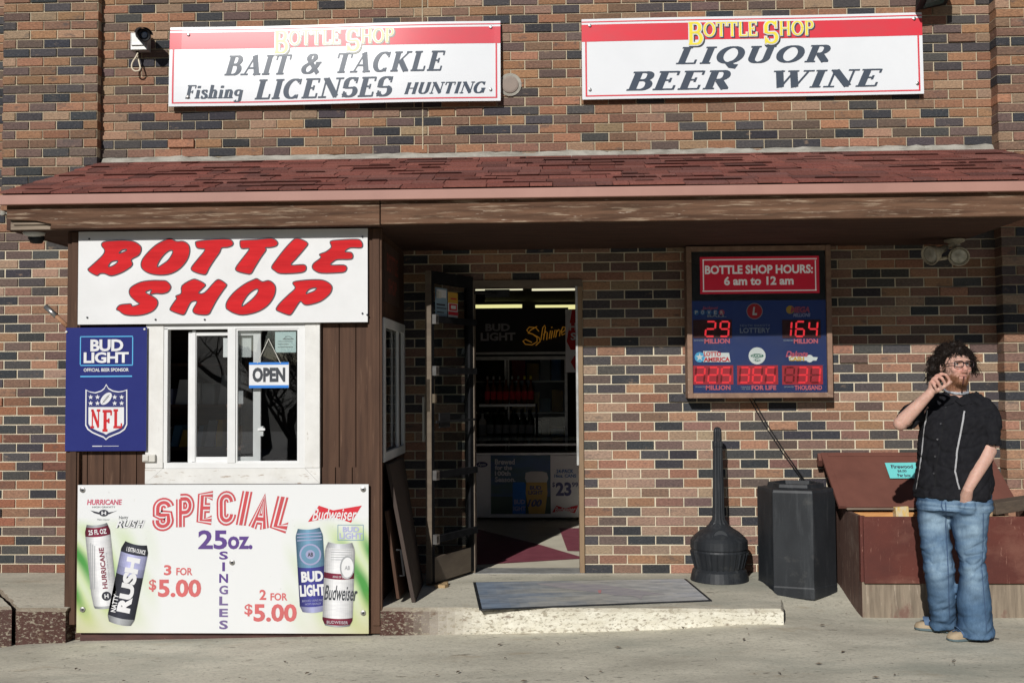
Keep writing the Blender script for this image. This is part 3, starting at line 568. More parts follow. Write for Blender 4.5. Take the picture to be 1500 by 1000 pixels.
b = MB(); p = pw(218, 671); b.box(p[0]-.03, p[0]+.05, BY-.03, BY-.01, p[1]-.02, p[1]+.025); b.box(p[0]-.025, p[0]+.01, BY-.036, BY-.03, p[1]-.014, p[1]+.02); b.build('alarm_box', K['whiteplastic'], booth, bevel=.003)
fr = .022
def fb(mb, px0, py0, px1, py1, y0, y1): a, c = P(px0, py0, BY), P(px1, py1, BY); return mb.box(a.x, c.x, y0, y1, c.z, a.z)
win = MB()
fb(win, 240, 474, 447, 481, BY-.004, BY+.05); fb(win, 240, 677.5, 447, 685, BY-.004, BY+.05); fb(win, 240, 481, 245, 677.5, BY-.004, BY+.05); fb(win, 438, 481, 447, 677.5, BY-.004, BY+.05); fb(win, 334, 481, 345, 677.5, BY-.008, BY+.03)
fb(win, 345, 481, 347.5, 677.5, BY+.0, BY+.02); fb(win, 435.5, 481, 438, 677.5, BY+.0, BY+.02); fb(win, 347.5, 481, 435.5, 483.5, BY, BY+.02); fb(win, 347.5, 675, 435.5, 677.5, BY, BY+.02)
win = win.build('front_window', K['vinyl'], booth, bevel=.002)
b = MB(); a, c = P(347.5, 483.5, BY), P(435.5, 675, BY); b.face([(a.x, BY+.01, c.z), (c.x, BY+.01, c.z), (c.x, BY+.01, a.z), (a.x, BY+.01, a.z)]); b.build('pane', K['doubleglass'], win)
SY = BY+.035
b = MB()
def fs(px0, py0, px1, py1, d0=0, d1=.022):
    a, c = P(px0, py0, SY), P(px1, py1, SY); b.box(a.x, c.x, SY+d0, SY+d1, c.z, a.z)
fs(276, 486, 287, 677); fs(371, 486, 381.5, 677); fs(287, 486, 371, 491); fs(287, 669, 371, 677); fs(282, 484, 286, 676, -.006, 0)
b.build('sash', K['vinyl'], win, bevel=.002)
b = MB(); a, c = P(287, 491, SY+.01), P(371, 669, SY+.01); b.face([(a.x, SY+.01, c.z), (c.x, SY+.01, c.z), (c.x, SY+.01, a.z), (a.x, SY+.01, a.z)]); b.build('pane', K['doubleglass'], win)
b = MB(); p = P(384, 631, SY-.004); b.box(p.x-.012, p.x+.012, p.y-.02, p.y, p.z-.03, p.z+.03); b.box(p.x-.02, p.x+.025, p.y-.03, p.y-.02, p.z+.005, p.z+.018); b.build('latch', K['vinyl'], win)
# ------------------------------------------------------------------ signs above the roof
def board(name, label, x0, x1, z0, z1, yf, th, mat, warp=None, cat='sign', nm='shop_sign', n=110, bevel=0):
    t = thing(nm, label, cat, ((x0+x1)/2, yf, z0)); b = MB(); m = n if warp else 1
    W_ = warp or (lambda x, z: 0)
    for i in range(m):
        a, c = x0+(x1-x0)*i/m, x0+(x1-x0)*(i+1)/m
        q = [(a, yf+W_(a, z0), z0), (c, yf+W_(c, z0), z0), (c, yf+W_(c, z1), z1), (a, yf+W_(a, z1), z1)]; d = [(x, y+th, z) for x, y, z in q]
        fs = [(7, 6, 5, 4), (0, 4, 5, 1), (3, 2, 6, 7)]
        for r_ in range(12 if warp else 1):
            g0, g1 = z0+(z1-z0)*r_/(12 if warp else 1), z0+(z1-z0)*(r_+1)/(12 if warp else 1); b.face([(a, yf+W_(a, g0), g0), (c, yf+W_(c, g0), g0), (c, yf+W_(c, g1), g1), (a, yf+W_(a, g1), g1)])
        if i == 0: fs.append((0, 3, 7, 4))
        if i == m-1: fs.append((1, 5, 6, 2))
        b.raw(q+d, fs)
    o = b.build(name, mat, t, smooth=False)
    return t
def screws(parent, pts, Y, warp=None, r=.012, mat='steel'):
    for px, py in pts:
        p = P(px, py, Y); yy = Y+(warp(p.x, p.z) if warp else 0)
        MB().lathe([(r, 0), (r*.95, .004), (r*.4, .006), (0, .006)], (p.x, yy-.001, p.z), 12, (0, -1, 0)).build('screw', K[mat], parent)
def trim_sign(t, x0, x1, z0, z1, yf, warp, red, yel, lines, nseg=110):
    y = yf-.0015; H = z1-z0
    def strip(mb, a, c, zl, zh, yy):
        for i in range(nseg):
            p, q = a+(c-a)*i/nseg, a+(c-a)*(i+1)/nseg
            mb.face([(p, yy+warp(p, zl), zl), (q, yy+warp(q, zl), zl), (q, yy+warp(q, zh), zh), (p, yy+warp(p, zh), zh)])
    b = MB(); i_ = .024; [strip(b, x0, x1, z1-.168+.021*k, z1-.168+.021*(k+1), y) for k in range(6)]; strip(b, x0, x1, z1-.026, z1-.018, y)
    for k in range(14):
        g0, g1 = z0+.026+(z1-.168-z0-.026)*k/14, z0+.026+(z1-.168-z0-.026)*(k+1)/14
        for a_ in (x0+i_, x1-i_-.012): b.face([(a_, y+warp(a_, g0), g0), (a_+.012, y+warp(a_+.012, g0), g0), (a_+.012, y+warp(a_+.012, g1), g1), (a_, y+warp(a_, g1), g1)])
    strip(b, x0+i_, x1-i_, z0+.02, z0+.03, y)
    b.build('border', K[red], t)
    txt, rect = yel
    caps = {0: 1.6, 7: 1.6}
    kw = dict(T=.17, t=.075, gap=.03, caps=caps, sf=.12); ref = bbox(serif2d(txt, **kw))
    put(serif2d(txt, grow=.13, **kw), (rect[0]+1.6, rect[1]+1.6, rect[2]+1.6, rect[3]+1.6), yf-.0025, K['ink'] if red == 'band_red' else K['faded_ink'], t, 'lettering_shadow', warp=warp, ref=ref)
    put(serif2d(txt, grow=.10, **kw), rect, yf-.0035, K['print_white'] if red == 'band_red' else K['signwhite'], t, 'lettering_outline', warp=warp, ref=ref)
    put(serif2d(txt, **kw), rect, yf-.005, K[yel_mat(red)], t, 'lettering', warp=warp, ref=ref)
    for s_, rc, sh, kk in lines: put(serif2d(s_, **kk), rc, yf-.0025, K['ink_slate'] if red == 'band_red' else K['ink_glossy'], t, 'lettering', shear=sh, warp=warp)
def yel_mat(r): return 'sign_yellow' if r == 'band_red' else 'yellow_faded'
flat('faded_ink', (.25, .25, .2), .27, .11)
sx0, sx1, sz0, sz1 = -2.815, -.374, 3.533, 4.128
xc = P(495, 60, 0).x
def warpL(x, z): t = (z-sz0)/(sz1-sz0); return -.012*math.sin(2*math.pi*max(-.5, min(.5, (x-xc)/2.3)))-.026*(1-t*t)-.01
bait = board('panel', 'white sign with faded red band advertising bait, tackle and licenses', sx0, sx1, sz0, sz1, -.03, .012, K['signwhite'], warpL)
trim_sign(bait, sx0, sx1, sz0, sz1, -.03, warpL, 'band_faded', ('BOTTLE SHOP', (402, 43, 578, 78)),
  [('BAIT & TACKLE', (328, 78.5, 654, 111), .28, dict(gap=.13)), ('LICENSES', (373, 115, 578, 146), .25, dict(gap=.1)), ('Fishing', (273, 126, 358, 152), .22, {}), ('HUNTING', (593, 122, 712, 140), .3, dict(sf=.15))])
screws(bait, [(277, 52), (719, 41), (277, 144), (719, 133)], -.034, warpL)
rx0, rx1, rz0, rz1 = .217, 2.656, 3.537, 4.13
def warpR(x, z): return .006*math.sin(2*math.pi*(x-1.3)/2.3)-.012*(1-(z-rz0)/(rz1-rz0))
liq = board('panel', 'white sign with bright red band advertising liquor, beer and wine', rx0, rx1, rz0, rz1, -.03, .012, M('signwhite2', (.73, .75, .77), (.70, .72, .74), (3, 3, 3), rough=.65, spec=.18), warpR)
trim_sign(liq, rx0, rx1, rz0, rz1, -.03, warpR, 'band_red', ('BOTTLE SHOP', (1009, 31, 1191, 65)),
  [('LIQUOR', (990, 67.5, 1216, 101), .28, dict(gap=.15)), ('BEER', (917, 104.5, 1070, 134), .28, dict(gap=.1)), ('WINE', (1134, 101.5, 1292, 129), .28, dict(gap=.12))])
screws(liq, [(864, 38), (1339, 28), (864, 132), (1343, 123)], -.034, warpR)

# ------------------------------------------------------------------ brush lettered BOTTLE SHOP sign on the booth
q0, q1 = P(119, 341, BY), P(540, 472, BY); YS = BY-.036
bs = board('panel', 'white wooden sign with red brush lettering BOTTLE SHOP at the top of the booth', q0.x, q1.x, q1.z, q0.z, YS, .013, K['boardwhite'])
Z4 = lambda p: (p[0]/4.5045, p[1]/4.5045+333); Z5 = lambda p: (p[0]/4.5045+300, p[1]/4.5045+333)
BR = [
 (Z4, [(672,105),(700,92),(800,85),(880,92),(925,120),(932,150),(915,185),(868,212),(875,240),(858,265),(800,300),(735,320),(690,305),(660,305),(640,318),(600,300),(580,280),(590,265),(640,220),(680,180),(690,150),(672,125)], [[(785,170),(805,150),(835,145),(830,155),(800,168)], [(715,258),(735,228),(775,220),(770,235),(740,255)]]),
 (Z4, [(930,250),(940,210),(980,160),(1030,115),(1085,85),(1125,75),(1165,92),(1210,92),(1245,115),(1252,160),(1235,215),(1190,270),(1130,305),(1060,315),(990,305),(945,280)], [[(1040,262),(1045,235),(1075,190),(1110,158),(1135,152),(1138,170),(1110,215),(1070,245)]]),
 (Z4, [(1300,92),(1400,80),(1510,78),(1538,100),(1532,120),(1500,132),(1463,136),(1450,165),(1415,215),(1380,270),(1362,306),(1340,311),(1285,295),(1260,270),(1300,215),(1352,150),(1325,140),(1300,135),(1290,110)], []),
 (Z5, [(232,95),(250,85),(350,80),(440,72),(480,95),(475,120),(440,132),(400,135),(405,150),(370,200),(330,265),(305,305),(270,305),(215,290),(203,268),(240,215),(290,150),(285,138),(240,138)], []),
 (Z5, [(570,95),(600,73),(640,80),(680,105),(660,140),(600,210),(570,248),(650,245),(670,262),(660,290),(610,302),(500,305),(460,285),(440,262),(470,215),(520,150)], []),
 (Z5, [(828,92),(900,82),(1000,78),(1030,88),(1042,115),(1030,135),(960,135),(925,160),(965,165),(978,185),(965,210),(880,212),(850,225),(832,248),(915,248),(938,265),(925,292),(880,300),(770,302),(725,285),(708,262),(720,235),(765,200),(755,180),(775,170),(800,160),(835,130)], []),
 (Z4, [(1060,350),(1100,355),(1128,390),(1110,425),(1070,438),(1030,436),(990,440),(1000,412),(960,428),(1000,450),(1035,475),(1040,510),(1010,550),(950,575),(880,582),(820,575),(785,550),(768,540),(790,512),(840,505),(865,505),(875,520),(920,505),(900,490),(862,455),(852,420),(870,390),(930,360),(1000,350)], []),
 (Z4, [(1200,385),(1265,345),(1300,345),(1355,375),(1340,400),(1310,432),(1350,430),(1420,355),(1450,345),(1490,370),(1495,385),(1470,420),(1430,480),(1395,545),(1380,570),(1350,578),(1290,570),(1272,545),(1300,490),(1262,492),(1235,540),(1215,575),(1180,570),(1130,550),(1122,535),(1150,490),(1165,470),(1160,452),(1195,435)], []),
 (Z5, [(140,530),(145,490),(190,430),(260,375),(320,345),(345,338),(380,358),(420,350),(455,370),(468,405),(455,460),(410,520),(340,560),(250,578),(190,565),(155,545)], [[(245,520),(255,490),(290,440),(330,410),(352,410),(345,435),(310,475),(265,510)]]),
 (Z5, [(580,370),(600,355),(700,345),(780,348),(830,375),(840,405),(820,445),(760,490),(680,512),(650,505),(630,488),(600,530),(570,573),(545,576),(490,555),(470,540),(490,505),(545,450),(590,410),(595,392)], [[(668,437),(685,412),(715,400),(738,402),(720,420),(690,432)]])]
def skew(p): return (p[0], p[1]+.0095*0*(p[0]-330))
b = MB(); o_ = MB()
for zf, outer, inner in BR:
    loops = [smooth_loop([zf(p) for p in lp], 3) for lp in [outer]+inner]
    wl_ = [[(lambda v: (v.x, v.z))(P(x, y, YS-.003)) for x, y in lp] for lp in loops]
    for vs, fs in poly2d(wl_): b.raw([(x, YS-.003, z) for x, z in vs], fs)
    for lp in wl_:
        vs, fs = strokes(lp, lambda dx, dy: .006, True); o_.raw([(x, YS-.0038, z) for x, z in vs], fs)
b.build('lettering', K['brush_red'], bs); o_.build('lettering_outline', K['ink'], bs)
screws(bs, [(131, 350), (128, 465), (531, 347), (531, 459), (538, 461), (300, 468), (228, 468)], YS-.001, None, .006, 'ink')

# ------------------------------------------------------------------ blue beer sponsor sign
YB = BY-.03; q0, q1 = P(97, 480, YB), P(214, 660, YB)
blue = board('panel', 'dark blue metal beer sponsor sign with football shield left of the booth window', q0.x, q1.x, q1.z, q0.z, YB, .006, M('enamel', (.020, .026, .150), (.024, .032, .17), (3, 3, 3), rough=.22, spec=.5, layers=(((.3, .33, .5), (40, 40, 14), .72, .76, .6),)))
yy = YB-.0015
def frame(mb, x0, y0, x1, y1, w_, Y, mi=0):
    for r in ((x0, y0, x1, y0+w_), (x0, y1-w_, x1, y1), (x0, y0+w_, x0+w_, y1-w_), (x1-w_, y0+w_, x1, y1-w_)): rectpx(mb, *r, Y, mi)
b = MB(); frame(b, 117, 492, 195, 535.5, 1.5, yy); rectpx(b, 117, 550, 194, 552, yy); b.build('border', K['skyline'], blue)
put(font2d('BUD', .035, .95), (132, 497, 181, 514.5), yy-.001, K['print_white'], blue); put(font2d('LIGHT', .035, .95), (122, 515.5, 189, 531.5), yy-.001, K['print_white'], blue)
put(font2d('OFFICIAL BEER SPONSOR', .02), (122, 539, 189, 544), yy-.001, K['print_white'], blue)
sx = lambda x: 90+x/5; sy = lambda y: 470+y/5
def shield(k):
    o = [(328, 460), (345, 490), (378, 508), (420, 515), (455, 510), (482, 500), (482, 760), (465, 795), (430, 820), (380, 840), (345, 855), (326, 872), (308, 855), (270, 840), (225, 820), (190, 795), (174, 765), (176, 500), (205, 515), (245, 522), (290, 508), (312, 490)]
    return [(sx(328+(x-328)*k), sy(660+(y-660)*k)) for x, y in o]
b = MB(); mats = [K['print_white'], K['navy'], K['print_red']]
def poly_put(pts, Y, mi):
    for vs, fs in poly2d([[(lambda v: (v.x, v.z))(P(x, y, Y)) for x, y in pts]]): b.raw([(x, Y, z) for x, z in vs], fs, mi)
poly_put(shield(1), yy-.0005, 0); poly_put(shield(.945), yy-.001, 1)
poly_put([(sx(x), sy(y)) for x, y in ((198, 630), (458, 630), (458, 752), (440, 780), (380, 806), (345, 820), (327, 832), (308, 820), (270, 806), (215, 780), (198, 752))], yy-.0015, 0)
for x, y in ((214, 557), (264, 557), (390, 557), (441, 557), (214, 602), (264, 602), (390, 602), (441, 602)):
    poly_put([(sx(x+(19 if k % 2 == 0 else 8)*math.sin(k*math.pi/5)), sy(y-(19 if k % 2 == 0 else 8)*math.cos(k*math.pi/5))) for k in range(10)], yy-.0015, 0)
fb_ = [(x*math.cos(-.85)-y*math.sin(-.85), x*math.sin(-.85)+y*math.cos(-.85)) for x, y in [(54*math.cos(a), 30*math.sin(a)) for a in [i*math.pi/12 for i in range(24)]]]
poly_put([(sx(327+x), sy(568+y)) for x, y in fb_], yy-.0018, 0); b.build('shield', mats, blue)
b = MB()
for k in range(5):
    x, y = 310+k*8, 588-k*9
    vs, fs = strokes([(x-8, y-7), (x+8, y+7)], lambda a, c: 3.2); b.raw([P(sx(x), sy(y), yy-.0024) for x, y in vs], fs)
vs, fs = strokes([(300, 603), (352, 538)], lambda a, c: 3.5); b.raw([P(sx(x), sy(y), yy-.0024) for x, y in vs], fs); b.build('football_seam', K['ink'], blue)
for ch, rc in (('N', (132.5, 599, 147, 627)), ('F', (150, 600, 164, 632)), ('L', (166, 599, 179, 627))): put(serif2d(ch, T=.25, t=.13), rc, yy-.0022, K['print_red'], blue, shear=0)
b = MB(); rectpx(b, 135, 652.5, 150, 653.7, yy); rectpx(b, 151, 652.7, 174, 653.3, yy); b.build('fine_print', K['print_white'], blue)
screws(blue, [(97.5, 486), (212, 482)], yy, None, .007, 'whitepaint')

# ------------------------------------------------------------------ special offer banner
YN = BY-.045
def bannermat():
    m = bpy.data.materials.new('banner_print'); m.use_nodes = True; n = m.node_tree.nodes; L = m.node_tree.links; b = n['Principled BSDF']
    tc = n.new('ShaderNodeTexCoord'); sp = n.new('ShaderNodeSeparateXYZ'); L.new(tc.outputs['Object'], sp.inputs[0])
    c0, c1 = P(112, 710, YN), P(540, 929, YN)
    def math_(op, a, c=None, clamp=False):
        k = n.new('ShaderNodeMath'); k.operation = op; k.use_clamp = clamp
        for i, x in enumerate((a, c)):
            if x is None: continue
            if isinstance(x, (int, float)): k.inputs[i].default_value = x
            else: L.new(x, k.inputs[i])
        return k.outputs[0]
    u = math_('DIVIDE', math_('SUBTRACT', sp.outputs[0], c0.x), c1.x-c0.x); v = math_('DIVIDE', math_('SUBTRACT', sp.outputs[2], c1.z), c0.z-c1.z)
    wv = n.new('ShaderNodeTexWave'); wv.inputs['Scale'].default_value = 2.2; wv.inputs['Distortion'].default_value = 3; wv.inputs['Detail'].default_value = 1
    mp = n.new('ShaderNodeMapping'); mp.inputs['Rotation'].default_value = (0, .5, 0); L.new(tc.outputs['Object'], mp.inputs[0]); L.new(mp.outputs[0], wv.inputs['Vector'])
    e = math_('ABSOLUTE', math_('SUBTRACT', u, .5)); g = math_('MULTIPLY', math_('SUBTRACT', e, .20), 3.4, True)      # to the two ends
    h = math_('MULTIPLY', math_('MULTIPLY', v, math_('SUBTRACT', 1.0, math_('MULTIPLY', v, 1.28), True), ), 5.6, True)
    g2 = math_('MULTIPLY', math_('MULTIPLY', g, h), math_('ADD', math_('MULTIPLY', wv.outputs['Fac'], .75), .35), True)
    rm = n.new('ShaderNodeValToRGB'); rm.color_ramp.elements[0].color = (.70, .71, .71, 1); rm.color_ramp.elements[1].color = (.06, .27, .05, 1)
    k = rm.color_ramp.elements.new(.45); k.color = (.50, .60, .34, 1); L.new(g2, rm.inputs[0])
    yl = n.new('ShaderNodeMix'); yl.data_type = 'RGBA'; yl.inputs[7].default_value = (.42, .40, .10, 1); L.new(rm.outputs[0], yl.inputs[6])
    L.new(math_('MULTIPLY', math_('MULTIPLY', math_('SUBTRACT', .30, v, True), 2.4), g, True), yl.inputs[0])
    st = n.new('ShaderNodeTexNoise'); st.inputs['Scale'].default_value = 26; st.inputs['Detail'].default_value = 8; mr = n.new('ShaderNodeMapRange'); mr.inputs[1].default_value = .68; mr.inputs[2].default_value = .76; mr.inputs[4].default_value = .35
    m2 = n.new('ShaderNodeMix'); m2.data_type = 'RGBA'; m2.inputs[7].default_value = (.42, .40, .36, 1); L.new(tc.outputs['Object'], st.inputs['Vector']); L.new(st.outputs['Fac'], mr.inputs[0]); L.new(mr.outputs[0], m2.inputs[0]); L.new(yl.outputs[2], m2.inputs[6])
    L.new(m2.outputs[2], b.inputs['Base Color']); b.inputs['Roughness'].default_value = .45; return m
q0, q1 = P(114, 710, YN), P(540, 927.5, YN)
ban = board('panel', 'white and green beer special banner with pictures of cans under the booth window', q0.x, q1.x, q1.z, q0.z, YN, .008, bannermat(), cat='banner', nm='special_banner')
yy = YN-.0015
# arched SPECIAL in red, white inline, red core
chars = [('S', 223, 729, 255, 777, .02), ('P', 257, 723, 285, 771, .05), ('E', 288, 719, 312, 768, .0), ('C', 317, 719, 346, 769, .06), ('I', 348, 719, 367, 769, -.10), ('A', 366, 722, 396, 775, -.10), ('L', 398, 727, 424, 779, -.14)]
for ch, x0, y0, x1, y1, an in chars:
    ref = bbox(serif2d(ch, T=.34, t=.34, table=SANS)); sh = .12 if ch in 'AIL' else .05
    for wd, dy, mt in ((.36, 0, 'special_red'), (.22, .0006, 'print_white'), (.12, .0012, 'special_red')):
        put(serif2d(ch, T=wd, t=wd, table=SANS), (x0, y0, x1, y1), yy-dy, K[mt], ban, ang=an, shear=sh, ref=bbox([([(x+y*sh, y) for x, y in vs], fs) for vs, fs in serif2d(ch, T=.34, t=.34, table=SANS)]))
put(font2d('25', .03), (290, 776, 333, 804), yy, K['purple'], ban); put(font2d('oz.', .03), (333.5, 785, 370, 804), yy, K['purple'], ban)
for ch, y0, y1, mt in (('S', 807, 819, 'purple'), ('I', 823, 836, 'purple'), ('N', 840, 853, 'purple'), ('G', 857, 870, 'purple2'), ('L', 873, 886, 'purple2'), ('E', 891, 903, 'purple2'), ('S', 908, 921, 'purple2')):
    put(font2d(ch, .03), (325.5, y0, 329.5, y1) if ch == 'I' else (321, y0, 334, y1), yy, K[mt], ban)
put(font2d('3', .03), (240, 827, 251, 842), yy, K['price_red'], ban); put(font2d('FOR', .025), (258, 831, 282, 842), yy, K['price_red'], ban)
put(font2d('$', .02), (218, 848, 229, 866), yy, K['price_red'], ban); put(font2d('5.00', .035), (231, 848, 295, 874), yy, K['price_red'], ban)
put(font2d('2', .03), (380, 863, 390, 878), yy, K['price_red'], ban); put(font2d('FOR', .025), (396, 868, 421, 879), yy, K['price_red'], ban)
put(font2d('$', .02), (358, 884, 370, 902), yy, K['price_red'], ban); put(font2d('5.00', .035), (371, 884, 435, 910), yy, K['price_red'], ban)
put(font2d('HURRICANE', .03), (127, 731, 179, 739), yy, K['logo_pink'], ban, shear=.15); put(font2d('HIGH GRAVITY', 0), (135, 741, 169, 743.5), yy, K['ink'], ban)
b = MB(); polypx(b, ell(152, 751, 7, 5), yy); polypx(b, [(132, 747), (145, 750), (145, 753), (138, 751)], yy); polypx(b, [(172, 747), (159, 753), (159, 750), (166, 749)], yy); b.build('emblem', K['can_black'], ban); put(font2d('H', .04), (148.5, 748.5, 155.5, 753.5), yy-.001, K['print_white'], ban)
put(font2d('Malt Liquor', 0), (142, 759, 161, 762.5), yy, K['can_grey'], ban, shear=.2)
put(font2d('Natty', .0), (174, 755, 188, 761), yy, K['ink'], ban, shear=.15, ang=.05)
for g, mt, d in ((.075, 'ink', 0), (.02, 'print_white', .0008)): put(font2d('RUSH', g), (169, 761.5, 213, 773), yy-d, K[mt], ban, shear=.35, ref=None)
b = MB(); polypx(b, [(451, 764), (467, 740), (488, 747), (530, 740), (514, 765), (489, 757)], yy); b.build('bow_tie', K['brand_red'], ban)
put(font2d('Budweiser', .012), (457, 744, 523, 762), yy-.001, K['print_white'], ban, shear=.35)
b = MB(); frame(b, 494.5, 768, 532.5, 791, .8, yy); b.build('border', K['can_teal'], ban); put(font2d('BUD', .035), (502, 771, 526, 779), yy, K['lavender'], ban); put(font2d('LIGHT', .035), (497, 780, 531, 789), yy, K['lavender'], ban)
def can(ax, ay, ang, wd, ht, bands, name='printed_can'):
    """flat printed picture of a can: centre px, tilt, size, bands (y0,y1,material) in 0..1 from the top"""
    mats = []; b = MB(); ca, sa = math.cos(ang), math.sin(ang)
    def tp(u, v): x, y = u*wd, (v-.5)*ht; return (ax+x*ca-y*sa, ay+x*sa+y*ca)
    def half(v): return .5*(1 if .09 < v < .93 else (.80+.2*v/.09 if v <= .09 else 1-.18*(v-.93)/.07))
    for v0, v1, mt in bands:
        n = 6; bc = FLATC[mt]
        for i in range(n):
            a, c = v0+(v1-v0)*i/n, v0+(v1-v0)*(i+1)/n; bow = .018
            for j in range(16):
                s0_, s1_ = -1+j/8, -1+(j+1)/8; sh_ = (.42, .58, .72, .84, .95, 1.08, 1.2, 1.22, 1.1, 1.0, .93, .86, .78, .68, .56, .42)[j]
                q = [tp(half(a)*s0_, a-bow*s0_*s0_), tp(half(a)*s1_, a-bow*s1_*s1_), tp(half(c)*s1_, c-bow*s1_*s1_), tp(half(c)*s0_, c-bow*s0_*s0_)]
                b.face([P(x, y_, yy-.0012) for x, y_ in q[::-1]], 0, tuple(min(.8, x*sh_) for x in bc))
    b.build(name, K['canprint'] if 'canprint' in K else M('canprint', (1, 1, 1), (.86, .86, .88), (14, 14, 60), rough=.65, attr='Col', spec=.18), ban, attr=True); return tp
def can_text(tp, s_, u0, v0, u1, v1, mt, vert=False, bold=.03, d=.0022, ang=0, shear=0):
    parts = font2d(s_, bold); x0, x1, y0, y1 = bbox(parts); b = MB()
    for vs, fs in parts:
        q = []
        for x, y in vs:
            x += shear*(y-y0)
            a, c = (x-x0)/(x1-x0), (y-y0)/(y1-y0)
            u, v = (u1+(u0-u1)*c, v1+(v0-v1)*a) if vert else (u0+(u1-u0)*a, v1+(v0-v1)*c)
            q.append(P(*tp(u, v), yy-d))
        b.raw(q, fs)
    b.build('lettering', K[mt], ban)
def can_disc(tp, u, v, ru, rv, mt, d=.002):
    b = MB(); b.face([P(*tp(u+ru*math.cos(a), v+rv*math.sin(a)), yy-d) for a in [-i*math.pi/12 for i in range(24)]]); b.build('can_emblem', K[mt], ban)
tp = can(148, 830, -.10, 37, 123, [(0, .03, 'can_grey'), (.03, .14, 'can_maroon'), (.14, .97, 'can_white'), (.97, 1, 'can_grey')])
can_text(tp, '25 FL OZ', -.36, .05, .36, .11, 'print_white'); can_text(tp, 'HURRICANE', -.02, .27, .18, .76, 'can_maroon', True, .03); can_text(tp, 'HIGH GRAVITY', .24, .33, .3, .66, 'can_grey', True, 0); can_disc(tp, .1, .85, .19, .055, 'can_black'); can_text(tp, 'H', .02, .825, .18, .875, 'print_white', d=.003)
b = MB(); [rectpx(b, 132+3*i, 795+2*i, 133+3*i, 862, yy-.0018) for i in range(3)]; b.build('fine_print', K['can_grey'], ban)
tp = can(187, 856, .20, 40, 120, [(0, .13, 'can_black'), (.13, .30, 'lavender'), (.30, .40, 'can_pale'), (.40, .92, 'can_black'), (.92, 1, 'can_grey')])
can_text(tp, '1 EXTRA OUNCE', -.3, .045, .4, .10, 'print_white'); can_text(tp, 'RUSH', -.22, .16, .28, .84, 'print_white', True, .06, .0024); can_text(tp, 'NATTY', -.42, .64, -.24, .86, 'print_white', True, .03)
tp = can(456, 836, -.06, 40, 122, [(0, .16, 'can_teal'), (.16, .46, 'can_teal'), (.46, .93, 'can_blue'), (.93, 1, 'can_pale')])
for k in (.04, .08, .12): b = MB(); b.face([P(*tp(u, v), yy-.0018) for u, v in ((-.45, k), (.45, k), (.45, k+.012), (-.45, k+.012))][::-1]); b.build('fine_print', K['can_pale'], ban)
can_disc(tp, 0, .30, .40, .13, 'can_pale'); can_disc(tp, 0, .30, .34, .11, 'can_teal', .0024); can_disc(tp, 0, .30, .17, .055, 'can_pale', .0028); can_text(tp, 'AB', -.1, .275, .1, .325, 'ink', d=.0034)
can_text(tp, 'BUD', -.38, .50, .42, .63, 'print_white', bold=.05); can_text(tp, 'LIGHT', -.46, .66, .46, .80, 'print_white', bold=.05); can_text(tp, 'BREWED USING RICE', -.4, .84, .4, .865, 'can_pale', bold=0); can_text(tp, 'HOPS BARLEY', -.3, .88, .3, .905, 'can_pale', bold=0)
yy -= .0012
tp = can(496, 857, .035, 44, 122, [(0, .06, 'can_silver'), (.06, .36, 'can_white'), (.36, .43, 'can_maroon'), (.43, .90, 'can_white'), (.90, .98, 'can_maroon'), (.98, 1, 'can_grey')])
can_disc(tp, .26, .28, .24, .14, 'can_grey'); can_disc(tp, .27, .28, .20, .12, 'can_white', .0026); can_text(tp, 'AB', .18, .26, .36, .31, 'can_grey', d=.003)
for k in range(5): b = MB(); b.face([P(*tp(u, v), yy-.0018) for u, v in ((-.3, .07+.03*k), (.4, .065+.03*k), (.4, .072+.03*k), (-.3, .077+.03*k))][::-1]); b.build('fine_print', K['can_grey'], ban)
can_text(tp, 'KING OF BEERS', -.2, .385, .3, .41, 'print_white', bold=0); can_text(tp, 'Budweiser', -.47, .5, .60, .68, 'ink', bold=.015, shear=.3); can_text(tp, 'BUDWEISER', -.35, .925, .35, .96, 'can_silver', bold=0)
screws(ban, [(121, 717), (121, 892), (340, 823), (532, 716), (532, 897)], YN-.002, None, .017, 'alum'); screws(ban, [(121, 717), (121, 892), (340, 823), (532, 716), (532, 897)], YN-.008, None, .007, 'ink')

# ------------------------------------------------------------------ things in the booth window
YO = BY-.004
opn = thing('open_sign', 'small white OPEN sign with blue edges hanging on a cord in the window', 'sign', P(394, 567, YO)); 
a, c = P(365, 531, YO), P(423, 567.5, YO); MB().box(a.x, c.x, YO, YO+.003, c.z, a.z).build('panel', K['print_white'], opn)
rectpx(MB(), 364.5, 530.5, 423, 534, YO-.001).build('edge_stripe', K['open_blue'], opn); rectpx(MB(), 364.5, 564, 423, 568, YO-.001).build('edge_stripe', K['open_blue'], opn)
put(font2d('OPEN', .05), (369.5, 538, 418, 559.5), YO-.0015, K['ink'], opn)
b = MB(); hk = P(393.5, 496, YO)
for x in (377, 411): b.tube([P(x, 532, YO), hk], .0022, 5)
b.build('cord', K['whiteplastic'], opn)
MB().lathe([(.022, 0), (.02, .004), (.009, .009), (.008, .016), (0, .017)], P(393.5, 493, YO+.010), 20, (0, -1, 0)).build('suction_cup', K['dirtyglass'], opn, smooth=True)
